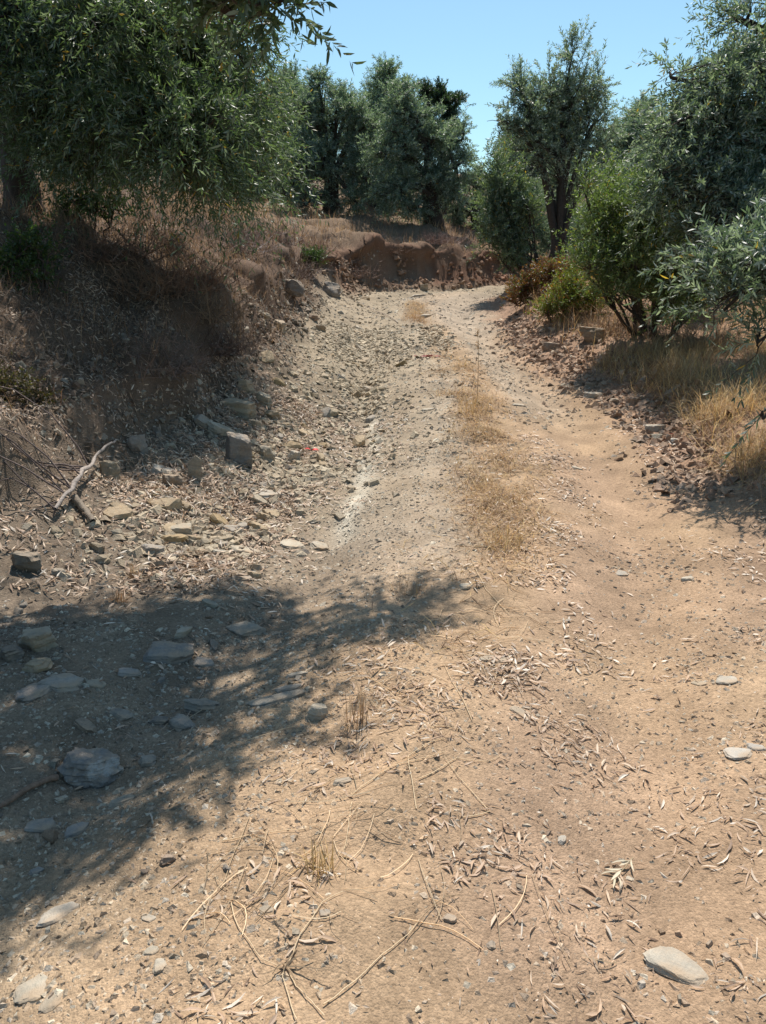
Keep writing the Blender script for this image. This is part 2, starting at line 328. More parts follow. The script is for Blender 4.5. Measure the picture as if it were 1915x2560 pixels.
# ------------------------------------------------------------------ plants: generators
def olive_tints(n, yellow=.012, silver=.25, base=(.040, .062, .030), light=(.075, .10, .045), silv=(.17, .20, .16)):
    t = rng.random((n, 1)); c = np.array(base)*(1-t) + np.array(light)*t
    k = rng.random(n); c[k < silver] = np.array(silv)*rng.uniform(.7, 1.15, (int((k < silver).sum()), 1))
    m = k > 1-yellow; c[m] = np.array((.42, .26, .05))*rng.uniform(.6, 1.1, (int(m.sum()), 1)); return c*1.18
def foliage(bases, dirs, Lt, droop, per, Ll, Wl, hi, tints, stems=None, spread=.75, n=6):
    """twigs with leaf pairs; returns leaf Acc (and adds stems)"""
    T = len(bases); t = np.linspace(0, 1, n)[None, :, None]
    dr = np.broadcast_to(np.asarray(droop, float).reshape(-1, 1, 1), (T, 1, 1))
    P = bases[:, None, :] + dirs[:, None, :]*t*Lt[:, None, None] + np.array([0, 0, -1.])*dr*t*t*Lt[:, None, None]
    P = P + np.cumsum(rng.normal(size=P.shape)*.008, axis=1)*(t > 0)
    if stems is not None:
        kk = rng.random(T) < stems[3]; PS = P[kk][:, [0, 2, 3, 5]]
        v, q = tubes(PS, np.linspace(.0026, .0010, 4)[None, :]*np.ones((len(PS), 1))*stems[1], 3); stems[0].add(v, [q], stems[2])
    tt = np.clip(np.linspace(.12, 1, per)[None, :] + rng.normal(size=(T, per))*.03, 0.05, 1)
    f = tt*(n-1); i = np.minimum(f.astype(int), n-2); fr = (f-i)[..., None]; ti = np.arange(T)[:, None]
    pos = P[ti, i]*(1-fr) + P[ti, i+1]*fr; tan = unit(P[ti, i+1] - P[ti, i])
    a = perp(tan); b = np.cross(tan, a); ph = np.arange(per)[None, :]*math.pi + (np.arange(per)[None, :]//2)*1.57 + rng.uniform(0, 6.3, (T, 1)) + rng.normal(size=(T, per))*.3
    sd_ = a*np.cos(ph)[..., None] + b*np.sin(ph)[..., None]
    d = unit(tan*rng.uniform(.45, 1.0, (T, per, 1)) + sd_*spread + rng.normal(size=pos.shape)*.16)
    nr = unit(tan - (tan*d).sum(-1, keepdims=True)*d + rng.normal(size=pos.shape)*.35)
    N = T*per; pos = pos.reshape(-1, 3); d = d.reshape(-1, 3); nr = nr.reshape(-1, 3)
    L = Ll*rng.uniform(.6, 1.15, N); W = Wl*rng.uniform(.75, 1.2, N)
    V, pl, k = leaf_cards(pos, d, nr, L, W, rng.normal(size=N)*.05, hi)
    acc = Acc(); acc.add(V, pl, np.repeat(tints(N), k, 0)); return acc
BARK = np.array([.06, .048, .04])
def tree(name, base, lobes, trunk_h, trunk_r, label, cat, group=None, lean=(0, 0), per=22, Lt=(.3, .6), Ll=.06, Wl=.0125, hi=False, droop=.5, up=.15,
         nbranch=22, tints=olive_tints, fork=None, stem_k=1.0, mat=None, bark=BARK, outward=.8, trunk_wob=.05, multi=0, stem_share=.45, lift=0.):
    """olive: gnarled tapered trunk, limbs to each lobe, branches, leafy twigs. lobes: (centre, radii, twigs) relative to the base"""
    root = empty(name, base); top = np.array([lean[0], lean[1], trunk_h])
    acc = Acc()
    if not multi:
        n = 14; t = np.linspace(0, 1, n); P = np.outer(t, top); P[:, 2] -= .18*(1-t); P += np.cumsum(rng.normal(size=(n, 3))*trunk_wob*.35, 0)*np.array([1, 1, 0.])
        R = trunk_r*(1.0 - .38*t + .75*np.exp(-t*5.5)); sides = 18
        th = np.arange(sides)/sides*2*math.pi; v, q = tubes(P[None], R[None], sides)
        vv = v.reshape(n, sides, 3); c = P[:, None, :]
        flute = 1 + .16*np.sin(th*4 + 1.3*t[:, None]*3)[..., None] + .10*np.sin(th*7 - t[:, None]*5)[..., None] + rng.normal(size=(n, sides, 1))*.05
        vv = c + (vv - c)*flute; acc.add(vv, [q], bark); tops = [P[-1], P[-3], P[-4]]
        obj('trunk', acc.mesh('trunk', M_BARK, True), root)
    else: tops = [np.array([0, 0, -.08])]
    lim = Acc(); B = []; D = []; DR = []; zt = max(c[2]+r[2] for c, r, _ in lobes); zb = min(c[2]-r[2] for c, r, _ in lobes)
    for c, r, nt_ in lobes:
        c = np.array(c, float); r = np.array(r, float); n = 9
        st = (tops[rng.integers(len(tops))] + rng.normal(size=3)*trunk_r*.4*np.array([1, 1, .1])) if not multi else np.array([*(rng.normal(size=2)*trunk_r), -.08])
        bend = np.array([0, 0, .18*np.linalg.norm(c-st)]) + rng.normal(size=3)*.1; bend[:2] *= 1
        LP = curve(st[None], c[None], n, bend if not multi else rng.normal(size=3)*.06, .03); rl = trunk_r*(.5 if not multi else .3)*min(1, (nt_/260)**.3)
        v, q = tubes(LP, np.linspace(rl, max(rl*.3, .008), n)[None], 8); lim.add(v, [q], bark); LP = LP[0]
        nb = max(6, int(nbranch*(nt_/260)**.6)); e = rdir(nb)*(rng.random((nb, 1))**.42)*r + c
        k = rng.integers(n//2, n, nb); S0 = LP[k]
        BP = curve(S0, e, 7, np.stack([np.zeros(nb), np.zeros(nb), rng.uniform(.0, .22, nb)], -1)*np.linalg.norm(e-S0, axis=1, keepdims=True), .015)
        v, q = tubes(BP, np.linspace(max(rl*.22, .010), .004, 7)[None]*np.ones((nb, 1)), 5); lim.add(v, [q], bark*1.1)
        bi = rng.integers(0, nb, nt_); f = rng.random(nt_)**.6*5.99; i = f.astype(int); fr = (f-i)[:, None]
        b0 = BP[bi, i]*(1-fr) + BP[bi, i+1]*fr
        B.append(b0); o = unit((b0-c)/r)
        hz = np.clip((b0[:, 2:]-zb)/(zt-zb), 0, 1); D.append(unit(o*outward*(1-.45*hz*lift) + rng.normal(size=(nt_, 3))*.5 + np.array([0, 0, 1.])*(up*(1-lift) + lift*(-.35 + 1.6*hz)))); DR.append(np.full(nt_, 1.0)*droop*rng.uniform(.3, 1.4, nt_))
    B = np.concatenate(B); D = np.concatenate(D); DR = np.concatenate(DR)
    T = len(B); lf = foliage(B, D, rng.uniform(*Lt, T), DR, per, Ll, Wl, hi, tints, (lim, stem_k, bark*1.3, stem_share) if stem_k else None)
    obj('limbs', lim.mesh('limbs', M_BARK, True), root)
    obj('crown', lf.mesh('crown', mat or M_LEAF, False), root)
    tag(root, label, cat, group); return root
def copy_tree(o, loc, rotz, sc, label, group):
    c = o.copy(); COL.objects.link(c); c.location = loc; c.rotation_euler = (0, 0, rotz); c.scale = (sc, sc, sc); c['label'] = label; c['group'] = group
    for ch in o.children:
        k = ch.copy(); COL.objects.link(k); k.parent = c
    return c
def gz(x, y): return float(H(np.array([x]), np.array([y]))[0])
def pl(base, rows):
    """crown lobes from where the photograph shows them: u, v, distance, half sizes in pixels, depth, twigs"""
    out = []
    for u, v, y, wu, wv, ry, n in rows:
        c = at_depth(u, v, y); k = K/F*(y*math.cos(PITCH) + (EYE-c[2])*math.sin(PITCH)); out.append((tuple(c - np.array(base)), (wu*k, ry, wv*k), n))
    return out
def rel(base, L): return [((c[0]-base[0], c[1]-base[1], c[2]-base[2]), r, n) for c, r, n in L]

# ------------------------------------------------------------------ trees
x = at_depth(46, 455, 8.6)[0]; b = (x, 8.6, gz(x, 8.6)-.03)
tree('olive_tree', b, pl(b, [(70, 70, 7.6, 150, 110, 1.1, 700), (280, 80, 7.0, 150, 110, 1.0, 850), (470, 120, 7.3, 100, 100, .8, 700), (250, 270, 7.0, 100, 80, .7, 620), (400, 290, 6.6, 100, 85, .55, 800), (520, 310, 7.4, 65, 90, .6, 520),
    (180, 350, 7.5, 45, 45, .5, 220), (70, 170, 7.6, 90, 45, .8, 380), (385, 360, 6.4, 45, 26, .3, 220), (555, 215, 8.2, 40, 70, .7, 330), (180, -150, 8.0, 230, 90, 1.2, 380), (150, 220, 7.4, 90, 60, .6, 350), (475, 360, 6.9, 50, 40, .4, 260)]), 1.35, .17,  # the unseen lobe above the frame is added to cast shade
    'large drooping olive tree on the bank, its dark trunk in shade', 'tree', lean=(.12, -.1), trunk_wob=.02, per=27, Lt=(.3, .62), Ll=.07, Wl=.0132, droop=.75, nbranch=26,
    tints=lambda n: olive_tints(n, .014, .28, (.05, .082, .045), (.11, .145, .065), (.20, .235, .19)))
b = (-4.3, 3.3, gz(-4.3, 3.3))
def above(rows):
    """crown lobes hanging over the track: the ground spot each one shades, its height and size"""
    out = []
    for u, v, h, rx, ry, rz, n in rows:
        gx, gy, g, d = hit(u, v); k = (h-g)/SUNV.z; out.append(((gx+SUNV.x*k-b[0], gy+SUNV.y*k-b[1], h-b[2]), (rx, ry, rz), n))
    return out
tree('olive_tree', b, above([(850, 1325, 3.72, .2, .16, .13, 140), (640, 1310, 3.6, .3, .22, .18, 170), (470, 1330, 3.4, .35, .25, .18, 129), (200, 1370, 3.35, .4, .25, .2, 122), (20, 1340, 3.4, .4, .3, .2, 108), (620, 1450, 3.35, .25, .16, .15, 81), (560, 1600, 3.3, .22, .13, .12, 74), (330, 1480, 3.3, .3, .2, .15, 74), (180, 1560, 3.25, .25, .16, .14, 68),
    (400, 1680, 3.2, .2, .1, .12, 54), (200, 1740, 3.2, .22, .12, .12, 68), (40, 1820, 3.15, .25, .14, .14, 81), (20, 1980, 3.1, .16, .1, .1, 47), (-100, 1650, 3.2, .3, .3, .2, 81)]) + rel(b, [((-2.2, 3.6, 3.4), (.8, .7, .4), 130), ((-3.4, 3.3, 3.7), (1.0, 1.0, .6), 130)]) + pl(b, [(570, 20, 4.0, 60, 30, .25, 90), (610, 5, 3.8, 26, 36, .2, 50), (520, 20, 4.2, 60, 40, .25, 80)]), 1.5, .2,
    'olive sprays hanging against open sky above the track', 'tree', lean=(.3, .2), per=26, Lt=(.2, .4), Ll=.066, Wl=.0145, hi=True, droop=.4, nbranch=14)
b = (5.6, 8.6, gz(5.6, 8.6))
tree('olive_tree', b, pl(b, [(1560, 190, 8.3, 85, 90, .7, 520), (1500, 320, 8.1, 90, 70, .6, 480), (1620, 340, 8.1, 80, 100, .7, 420), (1452, 170, 8.1, 22, 45, .3, 50), (1620, 60, 8.6, 80, 60, .7, 280), (1420, 385, 7.9, 45, 40, .4, 170), (1560, 470, 7.6, 80, 50, .5, 340), (1470, 430, 7.8, 60, 45, .4, 220), (1620, 560, 7.4, 60, 60, .4, 200), (1440, 280, 8.0, 40, 60, .4, 150), (1500, 540, 7.6, 45, 40, .35, 130),
    (1720, 130, 9, 100, 120, .8, 120)]), 1.2, .17, 'silvery olive tree rising over the young shrub on the verge', 'tree', lean=(-.2, -.1), per=25, Lt=(.25, .5), Ll=.066, Wl=.016, droop=.35, up=.2, nbranch=22,
    tints=lambda n: olive_tints(n, .008, .45, (.07, .102, .075), (.12, .152, .10), (.27, .30, .26)))
b = (4.0, 5.0, gz(4.0, 5.0))
tree('olive_tree', b, pl(b, [(1610, 600, 5.2, 75, 65, .35, 210), (1560, 680, 5.1, 45, 35, .25, 110), (1645, 740, 4.9, 30, 40, .2, 60), (1652, 895, 4.3, 12, 22, .1, 18), (1535, 580, 5.4, 40, 40, .25, 90)]), .8, .09,
    'low olive branches with long grey leaves reaching down to the golden straw', 'tree', lean=(-.2, 0), per=24, Lt=(.25, .45), Ll=.066, Wl=.0125, hi=True, droop=.3, up=.15, nbranch=18,
    tints=lambda n: olive_tints(n, .008, .45, (.065, .092, .072), (.105, .135, .10), (.26, .29, .26)))
# tall airy olive on the mound at the bend
x = at_depth(1192, 560, 17.0)[0]; b = (x, 17.0, gz(x, 17.0)-.05)
tree('olive_tree', b, pl(b, [(1242, 115, 17, 26, 40, .4, 75), (1235, 215, 17, 70, 62, .8, 230), (1140, 250, 17, 70, 58, .8, 200), (1075, 265, 17, 34, 48, .5, 75), (1290, 265, 17, 36, 65, .5, 115), (1180, 310, 16.8, 105, 50, .8, 150), (1300, 320, 17, 30, 45, .5, 80), (1115, 185, 17, 16, 22, .25, 32), (1255, 385, 17.4, 45, 40, .5, 110), (1290, 185, 17, 32, 50, .4, 95), (1115, 200, 17, 34, 36, .4, 85), (1185, 190, 17, 32, 45, .5, 60)]), 1.15, .15,
    'tall airy olive tree with visible limbs on the mound at the bend', 'tree', lean=(.03, 0), trunk_wob=.02, per=30, Lt=(.25, .55), Ll=.078, Wl=.018, droop=.2, up=.45, lift=.6, nbranch=34, stem_share=.9, tints=lambda n: olive_tints(n, .010, .45, (.075, .108, .08), (.13, .165, .11), (.29, .32, .28)))
GT = lambda n: olive_tints(n, .004, .42, (.08, .118, .088), (.135, .175, .125), (.27, .31, .27))  # bluish haze over the grove is put into these leaf colours
grove = [(718, 482, 22.0, [(650, 250, 22, 60, 65, .8, 430), (725, 235, 22, 45, 50, .7, 300), (785, 280, 21.8, 60, 75, .7, 470), (635, 360, 21.5, 45, 70, .6, 380), (795, 390, 21.4, 42, 60, .6, 330), (700, 345, 21.6, 45, 45, .6, 240), (690, 185, 22, 20, 25, .4, 100), (745, 205, 22, 14, 22, .3, 60), (610, 420, 21.3, 30, 35, .4, 130), (770, 440, 21.2, 28, 28, .4, 120), (660, 440, 21.2, 30, 25, .4, 110)], 'broad olive tree with a knotted dark trunk above the cut bank'),
         (935, 503, 20.6, [(865, 240, 20.6, 55, 48, .6, 330), (840, 330, 20.4, 55, 75, .6, 460), (930, 300, 20.6, 50, 60, .6, 340), (985, 360, 20.4, 32, 60, .5, 250), (865, 420, 20.3, 34, 42, .5, 190), (988, 430, 20.3, 24, 34, .4, 120), (870, 195, 20.6, 24, 16, .3, 80), (930, 375, 20.4, 35, 25, .4, 120), (890, 455, 20.2, 26, 22, .35, 90), (825, 420, 20.3, 26, 38, .4, 120), (1000, 300, 20.6, 22, 40, .35, 110)], 'olive tree with a leaning dark trunk beside the brushwood heap')]
protos = []
for u, v, y, rows, lab in grove:
    x = at_depth(u, v, y)[0]; b = (x, y, gz(x, y)-.05)
    protos.append(tree('olive_tree', b, pl(b, rows), 1.1, .22, lab, 'tree', 'olive grove behind the cut bank', per=30, Lt=(.25, .5), Ll=.082, Wl=.019, droop=.35, up=.3, lift=.8, nbranch=22, stem_k=0, tints=GT))
b = (1.75, 24.5, gz(1.75, 24.5)-.05)
protos.append(tree('evergreen_tree', b, pl(b, [(960, 205, 24.5, 32, 22, .5, 230), (985, 225, 24.5, 22, 14, .4, 110), (985, 262, 24.5, 20, 10, .4, 90), (920, 210, 24.5, 30, 28, .5, 200), (960, 290, 24.5, 40, 35, .5, 260)]), 1.6, .16,
    'dark dense evergreen tree rising behind the olives', 'tree', None, per=30, Lt=(.18, .3), Ll=.075, Wl=.024, droop=.1, up=.4, stem_k=0, tints=lambda n: olive_tints(n, .002, .06, (.025, .045, .025), (.045, .07, .035), (.09, .11, .08))))
far = [(0, -4.6, 24.5, 1.0, 2.1, 'olive tree at the edge of the grove beside the pale dry gap'), (0, 4.7, 22.5, .66, 1.3, 'small olive tree behind the airy olive on the mound')]
for k in range(18):
    row = k//9; far.append((int(rng.integers(0, 2)), (-10.5 + (k % 9)*2.6 + rng.uniform(-.6, .6))*(1+.2*row), 26 + row*5.5 + rng.uniform(-.8, .8), rng.uniform(.95, 1.2), rng.uniform(0, 6.28), None))
far += [(1, -7.2, 20.5, 1.0, 5.2, None), (1, 6.6, 20.6, .62, 2.2, None), (1, -.15, 24.6, 1.08, 1.9, None), (0, -2.9, 25.6, 1.08, 4.2, None), (0, 2.45, 22.3, .5, 3.6, None), (0, 9.5, 19, .75, 5, None), (1, 5.6, 13.4, .62, 3.3, None), (0, 4.25, 13.6, .6, 5.1, None), (1, 4.0, 11.0, .42, 2.0, None), (0, 4.7, 12.2, .5, 1.2, None), (0, 3.5, 20.2, .5, 2.9, None), (1, 5.0, 19.4, .55, .9, None), (1, 6.6, 11.2, .7, 4.4, None), (0, -8.6, 16.5, .95, 4, None), (1, -6.6, 13.2, .9, 2.6, None), (0, -10.5, 13.5, 1.0, 1.1, None), (1, -13, 18.5, 1.1, 3.0, None), (0, -9.8, 20.5, 1.0, 5.5, None)]
for k, x, y, sc_, rz, lab in far:
    if y > 23 and .075 < x/y < .155: continue                       # the open dip in the tree line
    copy_tree(protos[k], (x, y, gz(x, y)-.05), rz, sc_, lab or 'grey-green olive tree among the grove farther up the slope', 'olive grove farther up the slope' if not lab else 'olive grove behind the cut bank')

# ------------------------------------------------------------------ shrubs
GREEN = lambda n: olive_tints(n, .015, .2, (.07, .105, .04), (.125, .165, .065), (.22, .25, .16))
SUCK = lambda n: olive_tints(n, .012, .25, (.072, .105, .07), (.12, .155, .095), (.22, .25, .21))
def shrub(name, base, lobes, label, tints, **kw):
    a = dict(per=24, Lt=(.25, .5), Ll=.055, Wl=.014, droop=.12, up=.9, nbranch=14, multi=1, stem_k=1.0, mat=M_SHRUB, outward=.45); a.update(kw)
    return tree(name, (base[0], base[1], gz(*base)-.02), lobes, 0, a.pop('r', .12), label, 'shrub', tints=tints, **a)
x, y, z, d = hit(1400, 728); b = (x, y+.25); bb = (b[0], b[1], gz(*b)-.02)
shrub('olive_shrub', b, pl(bb, [(1292, 490, 8.8, 36, 45, .35, 180), (1380, 450, 8.8, 50, 50, .4, 220), (1470, 440, 9.0, 50, 50, .4, 220), (1275, 575, 8.6, 28, 38, .3, 130), (1360, 575, 8.6, 50, 45, .4, 220), (1450, 575, 8.8, 50, 55, .4, 200), (1268, 415, 8.8, 9, 25, .12, 30), (1330, 645, 8.5, 45, 25, .3, 110), (1550, 500, 9.1, 55, 80, .4, 260), (1530, 640, 9.0, 55, 50, .35, 190), (1330, 420, 9.2, 40, 35, .35, 130), (1430, 650, 8.7, 50, 30, .3, 120), (1420, 520, 8.7, 60, 40, .35, 160)]),
      'bright green young olive shrub with bare lower stems beside the brown boulder', GREEN)
x, y, z, d = hit(1100, 612); b = (x, 15.3); bb = (b[0], b[1], gz(*b)-.02)
shrub('olive_shrub', b, pl(bb, [(1075, 415, 15.3, 42, 50, .4, 250), (1095, 475, 15.3, 42, 55, .4, 280), (1054, 505, 15.2, 34, 42, .35, 130), (1075, 560, 15.2, 30, 22, .3, 60), (1048, 350, 15.4, 10, 32, .15, 34), (1112, 365, 15.4, 12, 30, .15, 34), (1135, 440, 15.1, 22, 40, .2, 60), (1100, 545, 15.2, 24, 26, .3, 100), (1050, 460, 15.3, 18, 40, .3, 90), (1085, 360, 15.4, 22, 30, .3, 70)]),
      'slender-leaved olive suckers in front of the airy olive on the mound', SUCK, Ll=.072, Wl=.018)
RUSTY = lambda n: np.where(rng.random((n, 1)) < .25, np.array([[.10, .12, .04]]), np.array([[.20, .085, .045]]))*rng.uniform(.6, 1.2, (n, 1))
x, y, z, d = hit(1190, 640); b = (x, y+.15); bb = (b[0], b[1], gz(*b)-.02)
shrub('rusty_shrub', b, pl(bb, [(1190, 600, y+.15, 45, 26, .4, 200), (1140, 630, y, 36, 24, .35, 160), (1235, 590, y+.3, 36, 28, .4, 150), (1120, 655, y-.1, 26, 14, .3, 90)]), 'rust brown dry shrub at the foot of the mound', RUSTY, Ll=.045, Wl=.016, Lt=(.18, .32))
YEL = lambda n: np.where(rng.random((n, 1)) < .12, np.array([[.34, .12, .05]]), np.array([[.17, .19, .045]]))*rng.uniform(.6, 1.2, (n, 1))
x, y, z, d = hit(1225, 700); b = (x, y+.15); bb = (b[0], b[1], gz(*b)-.02)
shrub('yellow_green_shrub', b, pl(bb, [(1215, 655, y+.15, 26, 26, .3, 160), (1255, 650, y+.2, 30, 30, .3, 170), (1190, 680, y+.1, 18, 16, .25, 90), (1235, 612, y+.2, 18, 18, .2, 70), (1290, 670, y+.3, 30, 22, .3, 130)]), 'yellow-green shrub with reddish tips at the track edge', YEL, Ll=.042, Wl=.013, Lt=(.18, .34))
DK = lambda n: olive_tints(n, .0, .05, (.03, .055, .02), (.06, .095, .03), (.1, .12, .08))
for (u, v, lab, s_) in [(45, 640, 'dark green leafy shrub low on the shaded bank', 1.0), (195, 500, 'dark evergreen bush on the bank beneath the drooping olive', .95), (672, 590, 'narrow green creeper at the corner of the cut bank', .8)]:
    x, y, z, dp = hit(u, v)
    shrub('bank_shrub', (x, y+.1), [((0, 0, .25*s_), (.26*s_, .25*s_, .2*s_), 90), ((.2*s_, -.08, .18*s_), (.22*s_, .2*s_, .15*s_), 70), ((-.22*s_, -.05, .2*s_), (.22*s_, .2*s_, .16*s_), 70)], lab, DK, Ll=.032, Wl=.016, Lt=(.12, .25), per=18, r=.05)

MOSS = lambda n: np.where(rng.random((n, 1)) < .4, np.array([[.07, .05, .022]]), np.array([[.075, .07, .03]]))*rng.uniform(.6, 1.2, (n, 1))
x, y, z, dp = hit(28, 880); shrub('bank_shrub', (x, y), [((0, 0, .1), (.18, .16, .1), 70), ((.12, -.05, .04), (.16, .14, .1), 60), ((-.16, 0, .08), (.16, .16, .1), 60)], 'yellow-brown mossy bush low on the shaded bank face', MOSS, Ll=.03, Wl=.012, Lt=(.1, .22), per=18, r=.05, up=.2)
# ------------------------------------------------------------------ dead brush (grey twigs)
def dry_brush(base, R, h, n, label, col, lean=0.):
    a = Acc(); p0 = np.stack([rng.normal(size=n)*R*.35, rng.normal(size=n)*R*.35, np.full(n, -.03)], -1)
    d = unit(np.stack([rng.normal(size=n)*.8 + lean, rng.normal(size=n)*.8, rng.uniform(.25, 1.2, n)], -1)); L = h*rng.uniform(.5, 1.2, n)
    P = curve(p0, p0 + d*L[:, None], 6, rng.normal(size=(n, 3))*.06*h, .012); v, q = tubes(P, np.linspace(.0045, .0015, 6)[None]*rng.uniform(.6, 1.3, (n, 1)), 3)
    a.add(v, [q], np.repeat(np.array(col)*rng.uniform(.6, 1.3, (n, 1)), 18, 0))
    k = n*4; i = rng.integers(0, n, k); j = rng.integers(2, 6, k); s0 = P[i, j]; d2 = unit(d[i] + rng.normal(size=(k, 3))*.7)
    P2 = curve(s0, s0 + d2*(h*rng.uniform(.12, .4, (k, 1))), 4, rng.normal(size=(k, 3))*.02, .008); v, q = tubes(P2, np.linspace(.0022, .001, 4)[None]*np.ones((k, 1)), 3)
    a.add(v, [q], np.repeat(np.array(col)*rng.uniform(.6, 1.35, (k, 1)), 12, 0))
    return tag(obj('dry_brush', a.mesh('dry_brush', M_GRASS), loc=(base[0], base[1], gz(*base))), label, 'dry shrub', None)
for (u, v, R, h, n, lab, col) in [(520, 545, .5, .45, 90, 'grey tangle of dead twigs on the bank under the drooping olive tip', (.26, .20, .18)), (600, 530, .6, .45, 100, 'dark brown dead brush above the eroded hollow', (.2, .14, .12)),
        (960, 525, .75, .35, 140, 'pinkish brushwood heap on top of the cut bank', (.36, .25, .21)), (770, 600, .5, .4, 80, 'dry stalks hanging at the foot of the rusty cut bank', (.34, .24, .19)), (320, 640, .4, .4, 90, 'russet dry shrub on the sunlit grassy bank', (.28, .19, .13)),
        (440, 690, .35, .35, 80, 'brown dry stalks at the lip of the eroded bank', (.27, .2, .14)), (640, 600, .4, .45, 70, 'dark dry bramble beside the grey boulder', (.2, .14, .12)), (1440, 735, .45, .35, 80, 'bare dry stems below the young olive shrub', (.28, .21, .17)), (250, 560, .5, .45, 110, 'tall brown dead stalks on the bank near the shaded trunk', (.24, .16, .12)), (400, 620, .45, .4, 100, 'reddish dry brush on the sunlit shoulder of the bank', (.30, .19, .14)), (480, 760, .35, .3, 70, 'dark dry roots dangling from the undercut bank', (.16, .11, .09)), (360, 800, .4, .35, 80, 'grey-brown dry stalks on the shaded bank face', (.22, .16, .13)), (690, 545, .5, .4, 90, 'russet dry brush on the lip where the bank turns', (.28, .18, .13)), (850, 545, .5, .35, 80, 'dry stalks hanging over the lip of the cut bank', (.3, .21, .16)),
        (1330, 720, .4, .4, 110, 'pale dry stems filling the foot of the young olive shrub', (.34, .25, .17)), (1520, 760, .45, .4, 110, 'tangled dry stems where straw meets the overhanging olive', (.36, .27, .18)), (1420, 700, .4, .45, 110, 'dark dry stems inside the young olive shrub', (.2, .15, .11)),
        (1160, 630, .4, .35, 80, 'brown dry stalks at the base of the olive suckers', (.25, .16, .12))]:
    x, y, z, dp = hit(u, v); dry_brush((x, y), R, h, n, lab, col)
# ------------------------------------------------------------------ grass
def blades(x, y, h, wd, lean, col, lift=0.):
    """curved three-point blades on the ground"""
    n = len(x); z = H(x, y) - .006 + lift; a = rng.uniform(0, 2*math.pi, n); d = np.stack([np.cos(a), np.sin(a), np.zeros(n)], -1)
    sd_ = np.stack([-np.sin(a), np.cos(a), np.zeros(n)], -1); ln = lean*rng.uniform(.5, 1.3, n)
    p0 = np.stack([x, y, z], -1); e = np.cos(ln)[:, None]*np.array([0, 0, 1.]) + np.sin(ln)[:, None]*d
    ln2 = np.minimum(ln*1.7, 1.75); e2 = np.cos(ln2)[:, None]*np.array([0, 0, 1.]) + np.sin(ln2)[:, None]*d
    p1 = p0 + e*(h*.55)[:, None]; p2 = p1 + e2*(h*.45)[:, None]; W = wd[:, None]
    zmin = H(p2[:, 0], p2[:, 1]) + .004; p2[:, 2] = np.maximum(p2[:, 2], zmin); zm1 = H(p1[:, 0], p1[:, 1]) + .006; p1[:, 2] = np.maximum(p1[:, 2], zm1)
    V = np.stack([p0 - sd_*W*.5, p0 + sd_*W*.5, p1 + sd_*W*.4, p1 - sd_*W*.4, p2], 1); b = np.arange(n)[:, None]*5
    return V.reshape(-1, 3), [b + np.array([0, 1, 2, 3]), b + np.array([3, 2, 4])], np.repeat(col, 5, 0)
def tones(n, cols, var=.3):
    c = np.array(cols)[rng.integers(0, len(cols), n)]; return c*rng.uniform(1-var, 1+var, (n, 1))
STRAW = [(.55, .40, .19), (.48, .33, .15), (.60, .46, .26)]; HAY = [(.42, .29, .17), (.34, .22, .13), (.46, .34, .22), (.28, .18, .11)]; GREYHAY = [(.34, .26, .2), (.25, .18, .14), (.40, .31, .24), (.22, .15, .11)]
def pick(n, x0, x1, y0, y1, dens):
    """rejection-sampled ground points"""
    X = []; Y = []; c = 0
    while c < n:
        x = rng.uniform(x0, x1, n*3); y = rng.uniform(y0, y1, n*3); k = rng.random(n*3) < dens(x, y); X.append(x[k]); Y.append(y[k]); c += int(k.sum())
        if not k.any(): break
    return np.concatenate(X)[:n], np.concatenate(Y)[:n]
def wedge(x, y): return np.abs(x) < .56*y + .55            # ground the photograph can show
def stuff(name, acc, mat, label, cat, smooth=False): return tag(obj(name, acc.mesh(name, mat, smooth)), label, cat, kind='stuff')
# bank grass
def dbank(x, y):
    s, r = zones(x, y); n = fbm(x*1.6, y*1.6, 3, 71); return wedge(x, y)*np.clip(sstep(.62 + .2*sstep(6, 8, y), 1.0, s)*(.6 + 1.0*n), .1, 1)*(s > .68)*(1-sstep(4.0, 6, s))*(.5 + .5*sstep(4.6, 6, y))
a = Acc(); x, y = pick(40000, -6.5, 0, 3.3, 16.5, dbank); n = len(x)
a.add(*blades(x, y, rng.uniform(.08, .3, n)*(1+.5*fbm(x*2, y*2, 2, 5)), rng.uniform(.002, .005, n), np.where(y < 7, rng.uniform(.5, 1.8, n), rng.uniform(.1, 1.4, n)), tones(n, HAY + GREYHAY + [(.26, .15, .09)], .35)*.85))  # grass colour toned down to paint in the bank's deep shadow
def dlip(x, y):
    s, r = zones(x, y); return wedge(x, y)*sstep(.55, .9, s)*(1-sstep(1.2, 1.5, s))*np.clip(.3 + fbm(x*2, y*2, 2, 33), 0, 1)
x, y = pick(8000, -3.6, 3.5, 4.2, 19, dlip); n = len(x); a.add(*blades(x, y, rng.uniform(.08, .28, n), rng.uniform(.002, .004, n), rng.uniform(.9, 1.9, n), tones(n, GREYHAY)))
stuff('dry_grass', a, M_GRASS, 'brown dry grass covering the bank below the drooping olive', 'dry grass')
def dterr(x, y):
    s, r = zones(x, y); return wedge(x, y)*sstep(.55, .9, s)*np.clip(.6 + fbm(x*.9, y*.9, 3, 72), 0, 1)
a = Acc(); x, y = pick(16000, -9, 7, 16, 27, dterr); n = len(x)
a.add(*blades(x, y, rng.uniform(.1, .3, n), rng.uniform(.005, .011, n), rng.uniform(.1, 1.1, n), tones(n, HAY)))
stuff('terrace_grass', a, M_GRASS, 'dry brown grass under the grove above the cut bank', 'dry grass')
